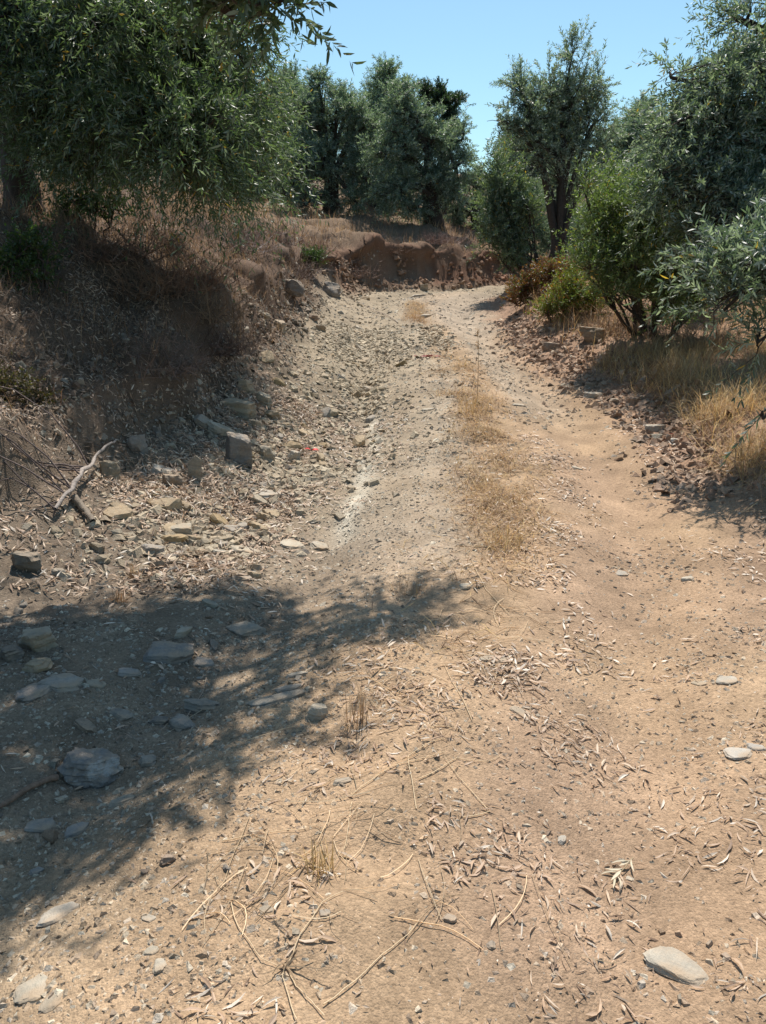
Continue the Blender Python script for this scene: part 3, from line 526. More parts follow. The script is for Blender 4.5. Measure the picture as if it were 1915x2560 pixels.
# median strip
def dmed(x, y):
    c = x-med(y); n = fbm(x*3, y*3, 3, 81); return np.exp(-((c-.02+.12*fbm(x*1.3, y*1.3, 2, 83))/.22)**2)*np.clip(.3 + 1.5*n, .05, 1)*sstep(2.5, 4.2, y)*(1-sstep(7.8, 10.5, y)) + .5*np.exp(-(c/.15)**2)*sstep(12, 12.5, y)*(1-sstep(14.5, 15, y))
a = Acc(); x, y = pick(15000, -.6, 1.8, 2.6, 15.5, dmed); n = len(x)
a.add(*blades(x, y, rng.uniform(.03, .17, n), .0015+.004*rng.random(n)**2, rng.uniform(1.1, 2.0, n), tones(n, STRAW[:2] + HAY*1 + [(.44, .28, .14)], .35), .004))
stuff('median_grass', a, M_GRASS, 'flattened straw-coloured grass strip between the wheel ruts', 'dry grass')
def dright(x, y):
    s, r = zones(x, y); n = fbm(x*2, y*2, 3, 82); return wedge(x, y)*sstep(.12, .45, r)*np.clip(.6+1.2*n, 0, 1)
a = Acc(); x, y = pick(22000, 1.9, 4.6, 3.6, 8.6, dright); n = len(x)
a.add(*blades(x, y, rng.uniform(.08, .38, n), .0015+.005*rng.random(n)**2, rng.uniform(.5, 1.8, n), tones(n, STRAW*2 + HAY[:3], .35), .01))
x, y = pick(9000, 1.9, 6, 8.0, 17.5, dright); n = len(x); a.add(*blades(x, y, rng.uniform(.1, .4, n), rng.uniform(.003, .007, n), rng.uniform(.2, 1.4, n), tones(n, HAY + STRAW[:1]), .0))
stuff('verge_grass', a, M_GRASS, 'golden straw grass on the verge under the silvery olive', 'dry grass')

def tuft(u, v, h, n, R, label, cols, lean=.55, seed_heads=False):
    x, y, z, dp = hit(u, v); ra = R*1.2*np.sqrt(rng.random(n)); an = rng.uniform(0, 6.28, n); px = x + ra*np.cos(an); py = y + ra*np.sin(an); a = Acc()
    V, pl, c = blades(px, py, h*rng.uniform(.5, 1.15, n), rng.uniform(.0018, .0034, n), np.abs(rng.normal(size=n)*lean), tones(n, cols), 0)
    a.add(V - np.array([x, y, z]), pl, c); o = obj('grass_tuft', a.mesh('grass_tuft', M_GRASS), loc=(x, y, z)); return tag(o, label, 'grass tuft')
for t in [(768, 1560, .17, 34, .035, 'sparse upright dry grass tuft at the edge of the tree shadow', HAY, .3), (690, 1880, .10, 60, .03, 'small yellow grass tuft on the bare tan soil', STRAW, .8), (1095, 1180, .13, 130, .10, 'pale straw tuft at the near end of the median grass', STRAW, 1.2),
          (1025, 895, .22, 120, .12, 'taller russet grass tuft at the far end of the median grass', STRAW[:2] + HAY[:1], .7), (885, 1275, .10, 60, .07, 'thin dry grass at the tip of the tree shadow', HAY, 1.1), (295, 1250, .10, 80, .025, 'small brown grass tuft among the rubble in the sunlit gap', HAY, .9), (255, 1300, .08, 70, .03, 'low rusty grass tuft beside the shaded rubble', [(.36, .2, .09)], 1.0), (895, 690, .16, 160, .16, 'orange-brown grass clump at the crest of the track', [(.42, .25, .12), (.36, .2, .1)], .9),
          (790, 605, .30, 160, .28, 'tan grass clump at the foot of the rusty cut bank', HAY, .8), (100, 470, .35, 160, .3, 'tall brown grass at the foot of the shaded olive trunk', HAY, .4), (430, 600, .3, 200, .3, 'soft brown grass clump on the sunlit shoulder of the bank', HAY, .4), (1500, 790, .22, 160, .2, 'grey-gold grass clump where the silvery olive touches the verge', HAY + STRAW, .7)]: tuft(*t)
# a lone tall weed stalk
x, y, z, dp = hit(1030, 862); a = Acc(); P = curve([(0, 0, -.02)], [(-.015, .0, .62)], 9, (.012, 0, 0), .002); v_, q = tubes(P, np.linspace(.0035, .0015, 9)[None], 5); a.add(v_, [q], (.42, .31, .18))
stalk = obj('stalk', a.mesh('stalk', M_GRASS)); root = empty('weed_stalk', (x, y, z)); stalk.parent = root
for hh in (.5, .6):
    a = Acc(); n = 26; pos = np.stack([rng.normal(size=n)*.006-.013, rng.normal(size=n)*.006, hh + rng.normal(size=n)*.02], -1); v_, pl, k = leaf_cards(pos, unit(rdir(n)+np.array([0, 0, .8])), rdir(n), np.full(n, .022), np.full(n, .007), 0, True); a.add(v_, pl, (.36, .24, .13)); obj('seed_head', a.mesh('seed_head', M_GRASS), root)
tag(root, 'single tall dry weed stalk standing in the median of the track', 'weed')

# ------------------------------------------------------------------ stones
def ico(sub):
    bm = bmesh.new(); bmesh.ops.create_icosphere(bm, subdivisions=sub, radius=1); bm.verts.ensure_lookup_table()
    V = np.array([v.co[:] for v in bm.verts]); Fc = np.array([[v.index for v in f.verts] for f in bm.faces]); bm.free(); return V, Fc
ICO = {k: ico(k) for k in (2, 3, 4, 5)}
def rock_mesh(seed, sub, sx, sy, sz, mat, planes=11, boxy=0., noise_a=.05, flat=False, oval=False):
    r_ = np.random.default_rng(seed); D, Fc = ICO[sub]
    n = unit(r_.normal(size=(planes, 3))*(np.array([1, 1, .6]) if flat else 1)); dd = r_.uniform(.93 if oval else .8 if flat else .62, 1.0, planes)
    if boxy:
        bx = np.array([(1, 0, 0), (-1, 0, 0), (0, 1, 0), (0, -1, 0), (0, 0, 1), (0, 0, -1)], float) + r_.normal(size=(6, 3))*.1; n = np.concatenate([n*1, unit(bx)]); dd = np.concatenate([dd*1.25, np.full(6, .68)])
    else:
        n = np.concatenate([n, unit(np.array([(0.1, .05, 1), (-.05, .1, -1)]))]); dd = np.concatenate([dd, (.55, .55)])
    dot = D@n.T; r = np.where(dot > .02, dd/np.maximum(dot, .02), 9).min(1); r = np.minimum(r, 1.25); V = D*r[:, None]
    ph = r_.uniform(0, 50); lay = vnoise(V[:, 2]*7+ph, V[:, 0]*.8+V[:, 1]*.6, seed)*.5 + vnoise(V[:, 2]*16+ph, V[:, 0]*1.5, seed+3)*.25
    V[:, :2] *= (1 + noise_a*1.6*lay)[:, None]; V *= (1 + noise_a*fbm(V[:, 0]*2.5+ph, V[:, 1]*2.5+V[:, 2]*1.7, 4, seed))[:, None]
    V *= (1 - .5*noise_a*np.abs(fbm(V[:, 0]*6+ph, V[:, 1]*6-V[:, 2]*5, 3, seed+9)))[:, None]
    V = V/np.abs(V).max(0)*np.array([sx, sy, sz])*.5
    return mesh_np('stone', V, [Fc], mat, True, None, 22)
PALE = (.50, .46, .37); GREY = (.32, .31, .28); BLUE = (.20, .21, .21); TAN = (.46, .36, .23); BROWN = (.30, .21, .14); DARK = (.15, .145, .14); OCH = (.42, .31, .16)
# (u, v of the centre, width px, thickness/width, depth/width, yaw, tilt, colour, shape, sink, name, label)
ST = [
 (1460, 2093, 165, .15, .46, -40, 5, (.48, .44, .36), 4, .2, 'flat_stone', 'large smooth oval grey-tan slab lying flat on the dirt'),
 (1597, 1630, 68, .16, .85, 20, 3, (.5, .5, .48), 0, .3, 'flat_stone', 'pale broken slab with jagged edge on the smooth dirt'), (1632, 1616, 44, .2, .7, -10, 3, (.42, .43, .43), 0, .3, 'flat_stone', 'small grey shard touching the pale broken slab'),
 (1345, 1241, 48, .22, .6, 30, 0, GREY, 0, .5, 'stone', 'half-buried grey stone in the wheel rut'), (1487, 1252, 32, .4, .8, 0, 0, PALE, 0, .4, 'stone', 'small round pale stone in the wheel rut'),
 (1567, 1472, 52, .3, .8, 0, 0, (.46, .44, .38), 0, .5, 'stone', 'half-buried pale grey stone in smooth tan dirt'), (1510, 1478, 34, .2, .8, 0, 0, TAN, 0, .5, 'stone', 'low tan stone beside the half-buried pale grey one'),
 (1130, 1545, 66, .14, .5, -45, 2, (.46, .35, .24), 0, .3, 'flat_stone', 'long thin tan slab lying among olive leaves'), (1067, 1425, 66, .15, .5, 0, 0, (.46, .38, .27), 0, .45, 'flat_stone', 'low tan slab beside the dry stems'),
 (1007, 1269, 48, .16, .55, 8, 3, PALE, 0, .3, 'flat_stone', 'pale flat chip just beyond the tip of the tree shadow'), (690, 1552, 62, .62, .8, 40, 12, (.5, .45, .34), 1, .35, 'stone', 'pale pointed stone sunlit at the shadow edge'),
 (182, 1690, 150, .52, .75, 20, 6, (.17, .19, .21), 2, .28, 'boulder', 'dark bluish boulder with white quartz patches'), (368, 1415, 112, .28, .62, 8, -8, (.22, .23, .24), 0, .3, 'flat_rock', 'dark blue-grey wedge slab in the tree shadow'),
 (396, 1370, 62, .3, .4, 62, 6, (.40, .37, .29), 0, .2, 'stone', 'slender pale finger-shaped stone leaning on the dark wedge slab'), (527, 1362, 96, .18, .6, 12, -6, (.31, .29, .25), 0, .35, 'flat_rock', 'broad grey-brown slab in the tree shadow'),
 (454, 1308, 44, .4, .5, -35, 0, (.36, .35, .28), 0, .3, 'stone', 'oval greenish stone in the tree shadow'), (78, 1408, 88, .72, .8, 10, -6, (.44, .37, .26), 1, .25, 'boulder', 'blocky tan boulder catching a spot of sun'),
 (75, 1452, 72, .5, .8, 30, 0, OCH, 1, .3, 'boulder', 'ochre boulder wedged under the blocky tan one'), (20, 1425, 60, .7, .8, 0, 0, DARK, 1, .3, 'boulder', 'dark boulder beside the blocky tan one'), (130, 1478, 100, .22, .7, 20, 0, (.34, .34, .32), 0, .4, 'flat_rock', 'broad pale grey slab below the ochre boulder'), (70, 1500, 90, .25, .7, 35, 0, (.25, .26, .27), 0, .4, 'flat_rock', 'bluish slab under dry wiry stems'), (205, 1480, 46, .35, .8, 0, 0, (.42, .37, .27), 0, .4, 'stone', 'rounded tan stone beside the broad pale grey slab'),
 (600, 1512, 140, .12, .35, 10, -3, (.33, .32, .28), 0, .4, 'flat_rock', 'long outcropping slab set level with the track'), (625, 1490, 70, .2, .4, 8, 0, (.28, .28, .26), 0, .4, 'flat_rock', 'narrow grey slab above the long outcropping slab'), (640, 1462, 60, .2, .4, 8, 0, (.35, .34, .29), 0, .4, 'flat_rock', 'low ribbed slab farther along the outcrop'),
 (385, 1580, 78, .4, .7, -30, 8, (.24, .24, .23), 1, .35, 'flat_rock', 'angular dark slab among shaded soil'), (435, 1535, 84, .34, .5, 15, 10, (.27, .25, .22), 1, .3, 'flat_rock', 'dark wedge-shaped stone with a sunlit tip'), (345, 1562, 50, .3, .6, 20, 5, DARK, 0, .3, 'stone', 'black layered flake beside the angular dark slab'),
 (278, 1458, 52, .4, .6, 20, 0, (.29, .30, .31), 0, .4, 'stone', 'bluish rounded stone in the tree shadow'), (318, 1655, 52, .5, .7, 0, 0, (.33, .30, .26), 1, .4, 'stone', 'grey-brown stone beside the quartz boulder'), (437, 1435, 52, .35, .7, 0, 0, (.27, .27, .27), 0, .45, 'stone', 'low slate-grey stone beyond the dark wedge slab'),
 (265, 1545, 60, .3, .7, 0, 0, (.28, .27, .24), 0, .45, 'stone', 'half-buried grey stone in the reddish soil'), (262, 1735, 70, .2, .5, 25, 4, (.38, .33, .25), 0, .35, 'flat_stone', 'pale flake beside the quartz boulder'), (185, 1572, 58, .45, .6, -20, 0, BROWN, 0, .45, 'stone', 'reddish-brown stone sunk in reddish soil'),
 (516, 1003, 60, 1.28, .9, 12, 5, (.20, .215, .22), 3, .08, 'boulder', 'upright square dark grey block standing in the rubble'), (424, 1040, 36, 2.1, .45, 0, 9, (.35, .30, .21), 1, .15, 'flat_rock', 'thin upright ochre-edged slab in the rubble'), (242, 1037, 54, 1.15, .9, 10, 0, (.30, .25, .16), 1, .2, 'boulder', 'ochre boulder behind the bare branch'),
 (297, 978, 46, 1.1, .5, 20, -14, (.27, .28, .28), 1, .2, 'flat_rock', 'leaning grey slab at the foot of the bank'), (352, 1022, 66, .3, .6, 10, 6, (.42, .42, .38), 0, .25, 'flat_rock', 'pale flat slab beside the thin upright one'), (370, 1052, 50, .8, .8, 0, 0, BROWN, 1, .25, 'stone', 'brown stone under the pale flat slab'),
 (512, 893, 84, .45, .55, -12, 6, (.47, .38, .24), 3, .15, 'boulder', 'long ochre block atop the rubble'), (476, 937, 72, .42, .55, 18, 9, (.47, .44, .35), 0, .2, 'flat_rock', 'pale ribbed slab tilted on the rubble'), (438, 917, 48, .5, .7, 0, 0, (.35, .33, .29), 0, .25, 'stone', 'grey slab at the bank end of the ribbed pale slab'), (573, 877, 46, .75, .6, -30, 14, (.52, .46, .33), 1, .2, 'stone', 'pale three-cornered stone above the long ochre block'), (590, 905, 40, .6, .8, 0, 0, OCH, 1, .25, 'stone', 'ochre stone at the track end of the long block'), (548, 925, 34, .8, .8, 0, 0, TAN, 1, .25, 'stone', 'squat tan stone below the long ochre block'), (530, 845, 40, .8, .7, 30, 0, TAN, 1, .2, 'stone', 'angular tan stone high on the rubble'),
 (634, 998, 32, .95, .8, 0, 0, (.55, .51, .42), 1, .2, 'stone', 'chalky white stone beside the square block'), (572, 992, 48, .8, .8, 0, 0, (.36, .33, .25), 1, .2, 'stone', 'rounded olive-grey stone next to the square block'), (391, 1158, 54, .6, .7, 5, 0, (.45, .41, .30), 3, .25, 'stone', 'pale blocky stone at the edge of the shade'),
 (585, 1072, 70, .3, .6, 0, 0, (.45, .43, .38), 0, .35, 'flat_rock', 'smooth pale slab below the square block'), (562, 1090, 56, .4, .4, -30, 8, (.44, .37, .25), 0, .2, 'flat_rock', 'leaf-shaped tan slab leaning on the smooth pale slab'), (632, 1180, 66, .28, .7, 0, 0, (.54, .48, .36), 0, .45, 'flat_rock', 'cream-coloured bedrock knob at the rubble edge'), (690, 1182, 46, .35, .7, 0, 0, (.5, .43, .32), 0, .45, 'flat_rock', 'second cream-coloured bedrock knob nearer the rut'), (532, 1192, 76, .22, .6, -10, 0, (.44, .39, .29), 0, .4, 'flat_rock', 'long pale slab at the sunlit edge of the rubble'),
 (475, 1197, 38, .45, .6, 0, 0, (.38, .40, .36), 0, .3, 'stone', 'pale greenish stone at the shade line'), (490, 1222, 50, .3, .6, 0, 0, (.42, .41, .35), 0, .3, 'stone', 'pale flat stone just inside the shade line'), (325, 1200, 60, .5, .6, 15, 5, (.26, .27, .27), 1, .3, 'stone', 'dark grey stone with a sunlit edge'), (366, 1212, 40, .5, .7, 0, 0, DARK, 1, .3, 'stone', 'blackish stone next to the dark grey one'), (522, 1252, 52, .45, .8, 0, 0, (.37, .30, .25), 0, .4, 'stone', 'pinkish rounded stone at the shade line'),
 (1281, 740, 62, .62, .8, 8, 0, (.30, .215, .14), 1, .2, 'boulder', 'brown boulder with a pale crust on the verge'), (1416, 930, 46, .55, .8, 0, 0, (.40, .37, .32), 0, .3, 'stone', 'grey stone in dry stems at the verge'), (1458, 957, 22, .6, .8, 0, 0, (.62, .59, .54), 1, .25, 'stone', 'small white stone at the verge next to a red leaf'), (1281, 857, 48, .38, .6, 0, 0, (.48, .43, .35), 0, .3, 'stone', 'flat pale stone at the foot of the soil heap'), (1278, 837, 30, .6, .7, 0, 0, (.42, .29, .19), 1, .3, 'stone', 'reddish tan stone behind the flat pale one'),
 (1372, 872, 30, .7, .8, 0, 0, (.36, .24, .16), 1, .3, 'stone', 'reddish stone at the foot of the soil heap'), (1395, 838, 52, .8, .5, 45, 20, (.32, .21, .14), 1, .3, 'boulder', 'long clod-covered rock leaning on the soil heap'), (1330, 873, 36, .5, .7, 0, 0, (.36, .27, .2), 1, .3, 'stone', 'dull brown stone between the pale and reddish ones'), (1455, 850, 48, .4, .6, 0, 0, (.34, .24, .15), 0, .3, 'stone', 'brown slab half under golden straw'), (1195, 757, 46, .5, .6, 0, 0, (.32, .21, .15), 1, .3, 'stone', 'reddish clod at the track edge before the boulder'),
 (916, 628, 18, .9, .8, 0, 0, (.45, .38, .28), 3, .15, 'stone', 'tan block at the foot of the cut bank'), (716, 640, 56, .75, .8, 10, 0, (.27, .26, .25), 1, .2, 'boulder', 'big grey boulder where the bank turns'), (632, 640, 52, .75, .7, 20, 0, (.22, .18, .16), 1, .25, 'boulder', 'dark brown boulder lodged in the bank'), (604, 715, 40, .8, .7, -40, 10, (.42, .33, .22), 1, .2, 'stone', 'tan angular rock fallen to the bank foot'), (572, 690, 26, .6, .7, 0, 0, PALE, 1, .2, 'stone', 'pale chip above the fallen angular rock'), (677, 690, 24, .6, .8, 0, 0, (.40, .24, .16), 1, .25, 'stone', 'reddish stone at the bank foot'), (693, 715, 28, .6, .8, 0, 0, (.46, .36, .25), 1, .25, 'stone', 'tan stone near the reddish one at the bank foot'), (920, 686, 30, .4, .7, -15, 0, (.45, .41, .33), 0, .25, 'flat_rock', 'pale stacked slab in the median near the crest'), (905, 640, 44, .2, .5, 0, 0, (.55, .50, .42), 0, .4, 'flat_rock', 'pale rock ledge across the crest of the track'), (775, 757, 24, .5, .5, -40, 20, (.36, .31, .24), 0, .2, 'stone', 'tilted flake standing in the gravel near the crest'),
 (128, 1975, 118, .22, .55, 15, 0, (.44, .40, .34), 0, .5, 'flat_rock', 'pale bedrock hump half in the shade'), (66, 2143, 78, .2, 1.1, 25, 4, (.50, .46, .36), 0, .35, 'flat_stone', 'pale leaf-shaped slab on bare tan soil'), (112, 2168, 64, .18, .8, 50, 2, (.43, .36, .26), 0, .4, 'flat_stone', 'tan slab beside the pale leaf-shaped one'), (346, 2093, 32, .35, 1.2, 20, 8, (.56, .52, .42), 0, .25, 'stone', 'small cream stone with a pointed end'), (326, 2056, 46, .25, .7, 20, 0, (.43, .40, .31), 0, .4, 'stone', 'flat greenish chip near the cream stone'), (364, 1866, 44, .6, .6, 20, 0, (.27, .18, .13), 1, .3, 'stone', 'dark red-brown stone on the sunlit soil'), (310, 1890, 22, .6, .8, 0, 0, (.24, .15, .11), 1, .3, 'stone', 'small dark clod by the red-brown stone'), (90, 1790, 70, .25, .7, 30, 0, (.32, .31, .30), 0, .4, 'flat_rock', 'grey slab in shade below the quartz boulder'), (165, 1795, 60, .3, .7, 50, 0, (.26, .28, .30), 0, .4, 'flat_rock', 'bluish slab beside the grey one in shade'), (322, 1985, 44, .2, .5, -20, 0, (.45, .40, .32), 0, .4, 'flat_stone', 'thin tan flake on the sunlit soil'), (78, 1885, 34, .3, .7, 20, 0, (.23, .27, .30), 0, .35, 'stone', 'slate-blue chip in the deep shade'), (60, 1235, 66, 1.0, .8, 0, 0, (.19, .18, .15), 1, .3, 'boulder', 'mossy dark boulder under the twigs of the bare branch'), (125, 1250, 36, .9, .8, 0, 0, (.28, .27, .23), 1, .3, 'stone', 'grey stone beside the mossy dark boulder'),
 (1245, 1012, 30, .25, .5, 0, 0, PALE, 0, .4, 'flat_stone', 'pale flat chip in the rut beside the straw verge'), (1120, 876, 34, .2, .5, 0, 0, PALE, 0, .4, 'flat_stone', 'pale flat chip beside the far end of the median grass'), (925, 887, 34, .3, .6, 0, 0, (.48, .44, .35), 0, .4, 'stone', 'pale stone on the gravel beside the median grass'), (737, 886, 36, .5, .7, 0, 0, (.48, .43, .32), 1, .3, 'stone', 'cream stone on the gravel near the gully'), (795, 848, 36, .5, .7, 0, 0, (.38, .34, .27), 1, .3, 'stone', 'grey-tan stone on the gravel beyond the gully'), (740, 1690, 44, .25, .7, 0, 0, (.42, .36, .28), 0, .45, 'flat_stone', 'flat tan stone at the sunlit fringe of the shadow'), (575, 1970, 36, .3, .8, 0, 0, (.42, .36, .27), 0, .4, 'stone', 'low tan stone near the curled straw'), (700, 1975, 30, .4, .8, 10, 0, (.38, .33, .27), 0, .4, 'stone', 'small dull stone under the radiating straw'), (1060, 2050 , 26, .5, .8, 10, 0, (.33, .27, .22), 1, .4, 'stone', 'small grey-brown stone amid curled leaves'), (1215, 1815, 34, .35, .6, 60, 0, (.42, .41, .38), 0, .35, 'stone', 'grey chip under a pile of olive leaves'), (1360, 1900, 20, .3, .8, 0, 0, PALE, 0, .3, 'stone', 'tiny pale chip next to the olive sprig'), (970, 1995, 34, .5, .8, 0, 0, (.40, .30, .22), 1, .4, 'stone', 'pale brown stone beside a long straw'),
]
occupied = []
for i, (u, v, wpx, th, dp_, yaw, tilt, col, kind, sink, nm, lab) in enumerate(ST):
    x, y, z, dep = hit(u, v); wd = wpx*K/F*dep
    me = rock_mesh(100+i, 5 if wpx > 95 else 4, wd, wd*dp_, wd*th, M_VEIN if kind == 2 else M_ROCK, 5 if kind == 3 else 14 if kind in (0, 4) else 15, 1. if kind == 3 else 0., (.08, .13, .15, .07, .06)[kind], kind in (0, 4), kind == 4)
    nn = normal(np.array([x]), np.array([y]), .06)[0] if kind in (0, 4) else np.array([0, 0, 1.])
    q = Vector((0, 0, 1)).rotation_difference(Vector(nn)); h_ = wd*th
    o = obj(nm, me); o.rotation_mode = 'QUATERNION'
    from mathutils import Quaternion
    o.rotation_quaternion = q @ Quaternion((0, 0, 1), math.radians(yaw)) @ Quaternion((0, 1, 0), math.radians(tilt))
    yy = y if kind in (0, 4) else y + wd*dp_*.2
    o.location = (x, yy, gz(x, yy) + h_*((.36 if kind == 0 else .42)-sink)); cc = np.array(col)*.82; cc = cc*(1-.5) + cc.mean()*np.array([1.14, 1.0, .80])*.5; o.color = (*cc, 1); tag(o, lab, 'rock'); occupied.append((x, y, wd*.55))
# individual rubble stones: shared shapes
SH = [rock_mesh(500+i, 3, 1, rng.uniform(.5, .9), rng.uniform(.22, .6), M_ROCK, 9, 0, .06) for i in range(14)]
OC = np.array(occupied)
def clear(x, y): return (((x[:, None]-OC[None, :, 0])**2 + (y[:, None]-OC[None, :, 1])**2) > (OC[None, :, 2]*.8)**2).all(1)
def scatter_stones(n, box, dens, smin, smax, cols, label, group, name='stone', p=2.2):
    x, y = pick(n*3, *box, dens); k = clear(x, y); x, y = x[k][:n], y[k][:n]; z = H(x, y); nn = normal(x, y, .05)
    for i in range(len(x)):
        s_ = smin + (smax-smin)*rng.random()**p; o = obj(name, SH[rng.integers(len(SH))]); o.rotation_mode = 'QUATERNION'
        o.rotation_quaternion = Vector(unit(nn[i] + rng.normal(size=3)*.25)).to_track_quat('Z', 'Y') @ Quaternion((0, 0, 1), rng.uniform(0, 6.28))
        o.location = (x[i], y[i], z[i] + s_*.04); o.scale = (s_, s_, s_*rng.uniform(.8, 1.3)); c = np.array(cols[rng.integers(len(cols))])*rng.uniform(.6, 1.1); o.color = (*c, 1); tag(o, label, 'rock', group)
def drub(x, y):
    s, r = zones(x, y); return wedge(x, y)*np.exp(-((s+.22)/.36)**2)*np.clip(.5+fbm(x*1.8, y*1.8, 2, 91)*1.3, .12, 1)*sstep(3.2, 4.2, y)
scatter_stones(140, (-3.2, .4, 3.6, 9.5, ), drub, .05, .2, [(.52, .44, .31), TAN, GREY, (.46, .36, .23), OCH], 'loose pale schist stone in the rubble at the foot of the eroded bank', 'rubble stones below the bank')
def dfarrub(x, y):
    s, r = zones(x, y); return wedge(x, y)*(np.exp(-((s+.2)/.35)**2) + .25*np.exp(-((x-med(y)-.1)/.2)**2)*sstep(9.5, 10.5, y))*sstep(9, 10, y)
scatter_stones(35, (-2, 2, 9, 16), dfarrub, .07, .2, [PALE, TAN, (.42, .35, .24)], 'tan stone strewn along the upper track near the crest', 'stones along the upper track')
def dverge(x, y):
    s, r = zones(x, y); return wedge(x, y)*np.exp(-((r-.05)/.2)**2)*sstep(4.5, 6, y)
scatter_stones(30, (1.5, 3, 4.5, 12), dverge, .04, .13, [(.40, .28, .19), (.36, .24, .16), PALE, (.33, .22, .15)], 'reddish stone in the soil heap along the verge', 'stones along the verge')
def dshade(x, y): return wedge(x, y)*(x < -.25)*(x > -2.6)*(1-sstep(4.2, 4.8, y))
scatter_stones(35, (-2.4, -.2, 1.4, 4.6), dshade, .025, .085, [GREY, (.36, .32, .26), (.28, .28, .27), BROWN], 'small grey stone scattered in the tree shadow', 'small stones in the tree shadow')

# gravel: shards too small and many to single out
def shards(x, y, size, cols, flat=.38, tiltk=.3, lift=.1, wedge_=False):
    n = len(x)
    if wedge_:
        base = np.array([(-1, -1, -1), (1, -1, -1), (1, 1, -1), (-1, 1, -1), (-.5, 0, 1), (.5, 0, 1)], float); V = base[None] + rng.uniform(-.45, .45, (n, 6, 3)); sy = size*rng.uniform(.45, .95, n); sz = size*flat*rng.uniform(.5, 1.4, n)
        V = V*np.stack([size, sy, sz], -1)[:, None, :]*.5; nn = unit(normal(x, y, .02) + rng.normal(size=(n, 3))*tiltk*.5); t = unit(np.cross(nn, rdir(n))); b2 = np.cross(nn, t)
        V = V[:, :, 0:1]*t[:, None] + V[:, :, 1:2]*b2[:, None] + V[:, :, 2:3]*nn[:, None] + np.stack([x, y, H(x, y) + sz*lift], -1)[:, None]; b = np.arange(n)[:, None]*6
        return V.reshape(-1, 3), [b + np.array(f) for f in ((0, 1, 5, 4), (2, 3, 4, 5), (1, 2, 5), (3, 0, 4))], np.repeat(cols, 6, 0)
    base = np.array([(-1, -1, -1), (1, -1, -1), (1, 1, -1), (-1, 1, -1), (-1, -1, 1), (1, -1, 1), (1, 1, 1), (-1, 1, 1)], float)
    V = base[None]*(1 + rng.uniform(-.55, .1, (n, 8, 3))); V[:, 4:, :2] *= rng.uniform(.4, .9, (n, 4, 1)); sx = size; sy = size*rng.uniform(.45, .95, n); sz = size*flat*rng.uniform(.5, 1.4, n)
    V = V*np.stack([sx, sy, sz], -1)[:, None, :]*.5; nn = unit(normal(x, y, .02) + rng.normal(size=(n, 3))*tiltk*.5); t = unit(np.cross(nn, rdir(n))); b2 = np.cross(nn, t)
    V = V[:, :, 0:1]*t[:, None] + V[:, :, 1:2]*b2[:, None] + V[:, :, 2:3]*nn[:, None] + np.stack([x, y, H(x, y) + sz*lift], -1)[:, None]
    b = np.arange(n)[:, None]*8; qs = [(0, 3, 2, 1), (4, 5, 6, 7), (0, 1, 5, 4), (1, 2, 6, 5), (2, 3, 7, 6), (3, 0, 4, 7)]
    return V.reshape(-1, 3), [b + np.array(q) for q in qs[1:]], np.repeat(cols, 8, 0)
def gcol(x, y, k=1.0, var=.25):
    s, r = zones(x, y); c = soil_colour(x, y, s, r); g = np.array([[.44, .40, .32], [.36, .33, .28], [.50, .44, .34], [.31, .245, .19]])[rng.integers(0, 4, len(x))]; m = rng.random((len(x), 1))*.8; return (c*(1-m) + g*m)*rng.uniform(1-var, 1+var, (len(x), 1))*k
a = Acc()
def dgr(x, y):
    c = x-med(y); s, r = zones(x, y); n = fbm(x*2.2, y*2.2, 3, 95) + .4*fbm(x*9, y*9, 2, 96); on = (s < .9)*(r < .8)*wedge(x, y)
    left = 1-sstep(-.3, .1, c); return on*np.clip(.24 + .4*left + .6*n + .3*sstep(6, 8, y), .04, 1)
for n, y0, y1, lo, hi_ in ((25000, .95, 3.0, .004, .024), (24000, 2.8, 6.0, .006, .03), (11000, 5.5, 10.5, .012, .055), (3000, 10, 17.5, .025, .08)):
    x, y = pick(n, -4.2, 3.4, y0, y1, dgr); n = len(x); a.add(*shards(x, y, lo + (hi_-lo)*rng.random(n)**2.6, gcol(x, y, 1.08, .4), .42, .4, .1, True))
x, y = pick(10500, -3.6, 1, 3.4, 12, lambda x, y: drub(x, y)*(y < 9) + dfarrub(x, y)); n = len(x); a.add(*shards(x, y, (.015+.085*rng.random(n)**2), (gcol(x, y, 1.0, .3)*.45 + np.array([.50, .405, .28])*.55*rng.uniform(.55, 1.2, (n, 1))), .34, .6, .25))
x, y = pick(4200, 1.4, 3.4, 4.5, 12.5, lambda x, y: wedge(x, y)*np.exp(-((zones(x, y)[1]-.12)/.32)**2)); n = len(x); a.add(*shards(x, y, .012+.075*rng.random(n)**2.2, (gcol(x, y, 1.0, .3)*.5 + np.array([.32, .20, .135])*.5)*rng.uniform(.75, 1.2, (n, 1)), .55, .8, .25, True))
def dcut(x, y):
    s, r_ = zones(x, y); return sstep(.1, .25, s)*(1-sstep(.5, .7, s))*(y > 15.5)
x, y = pick(900, -1.5, 5, 15.3, 20, lambda x, y: dcut(x, y)*np.clip(.2+2*fbm(x*2, y*2, 2, 19), 0, 1) + .8*(y > 15.3)*np.exp(-((zones(x, y)[0]-.1)/.15)**2)); n = len(x); a.add(*shards(x, y, .03+.12*rng.random(n)**2.5, soil_colour(x, y, *zones(x, y))*rng.uniform(.9, 1.7, (n, 1)), .6, 1.2, .1))
x, y = pick(1800, -3.4, 0, 4.5, 14, lambda x, y: wedge(x, y)*sstep(.3, .7, zones(x, y)[0])*(1-sstep(1.0, 1.2, zones(x, y)[0]))); n = len(x); a.add(*shards(x, y, rng.uniform(.015, .07, n), gcol(x, y, .9, .4), .6, 1.2, .2))
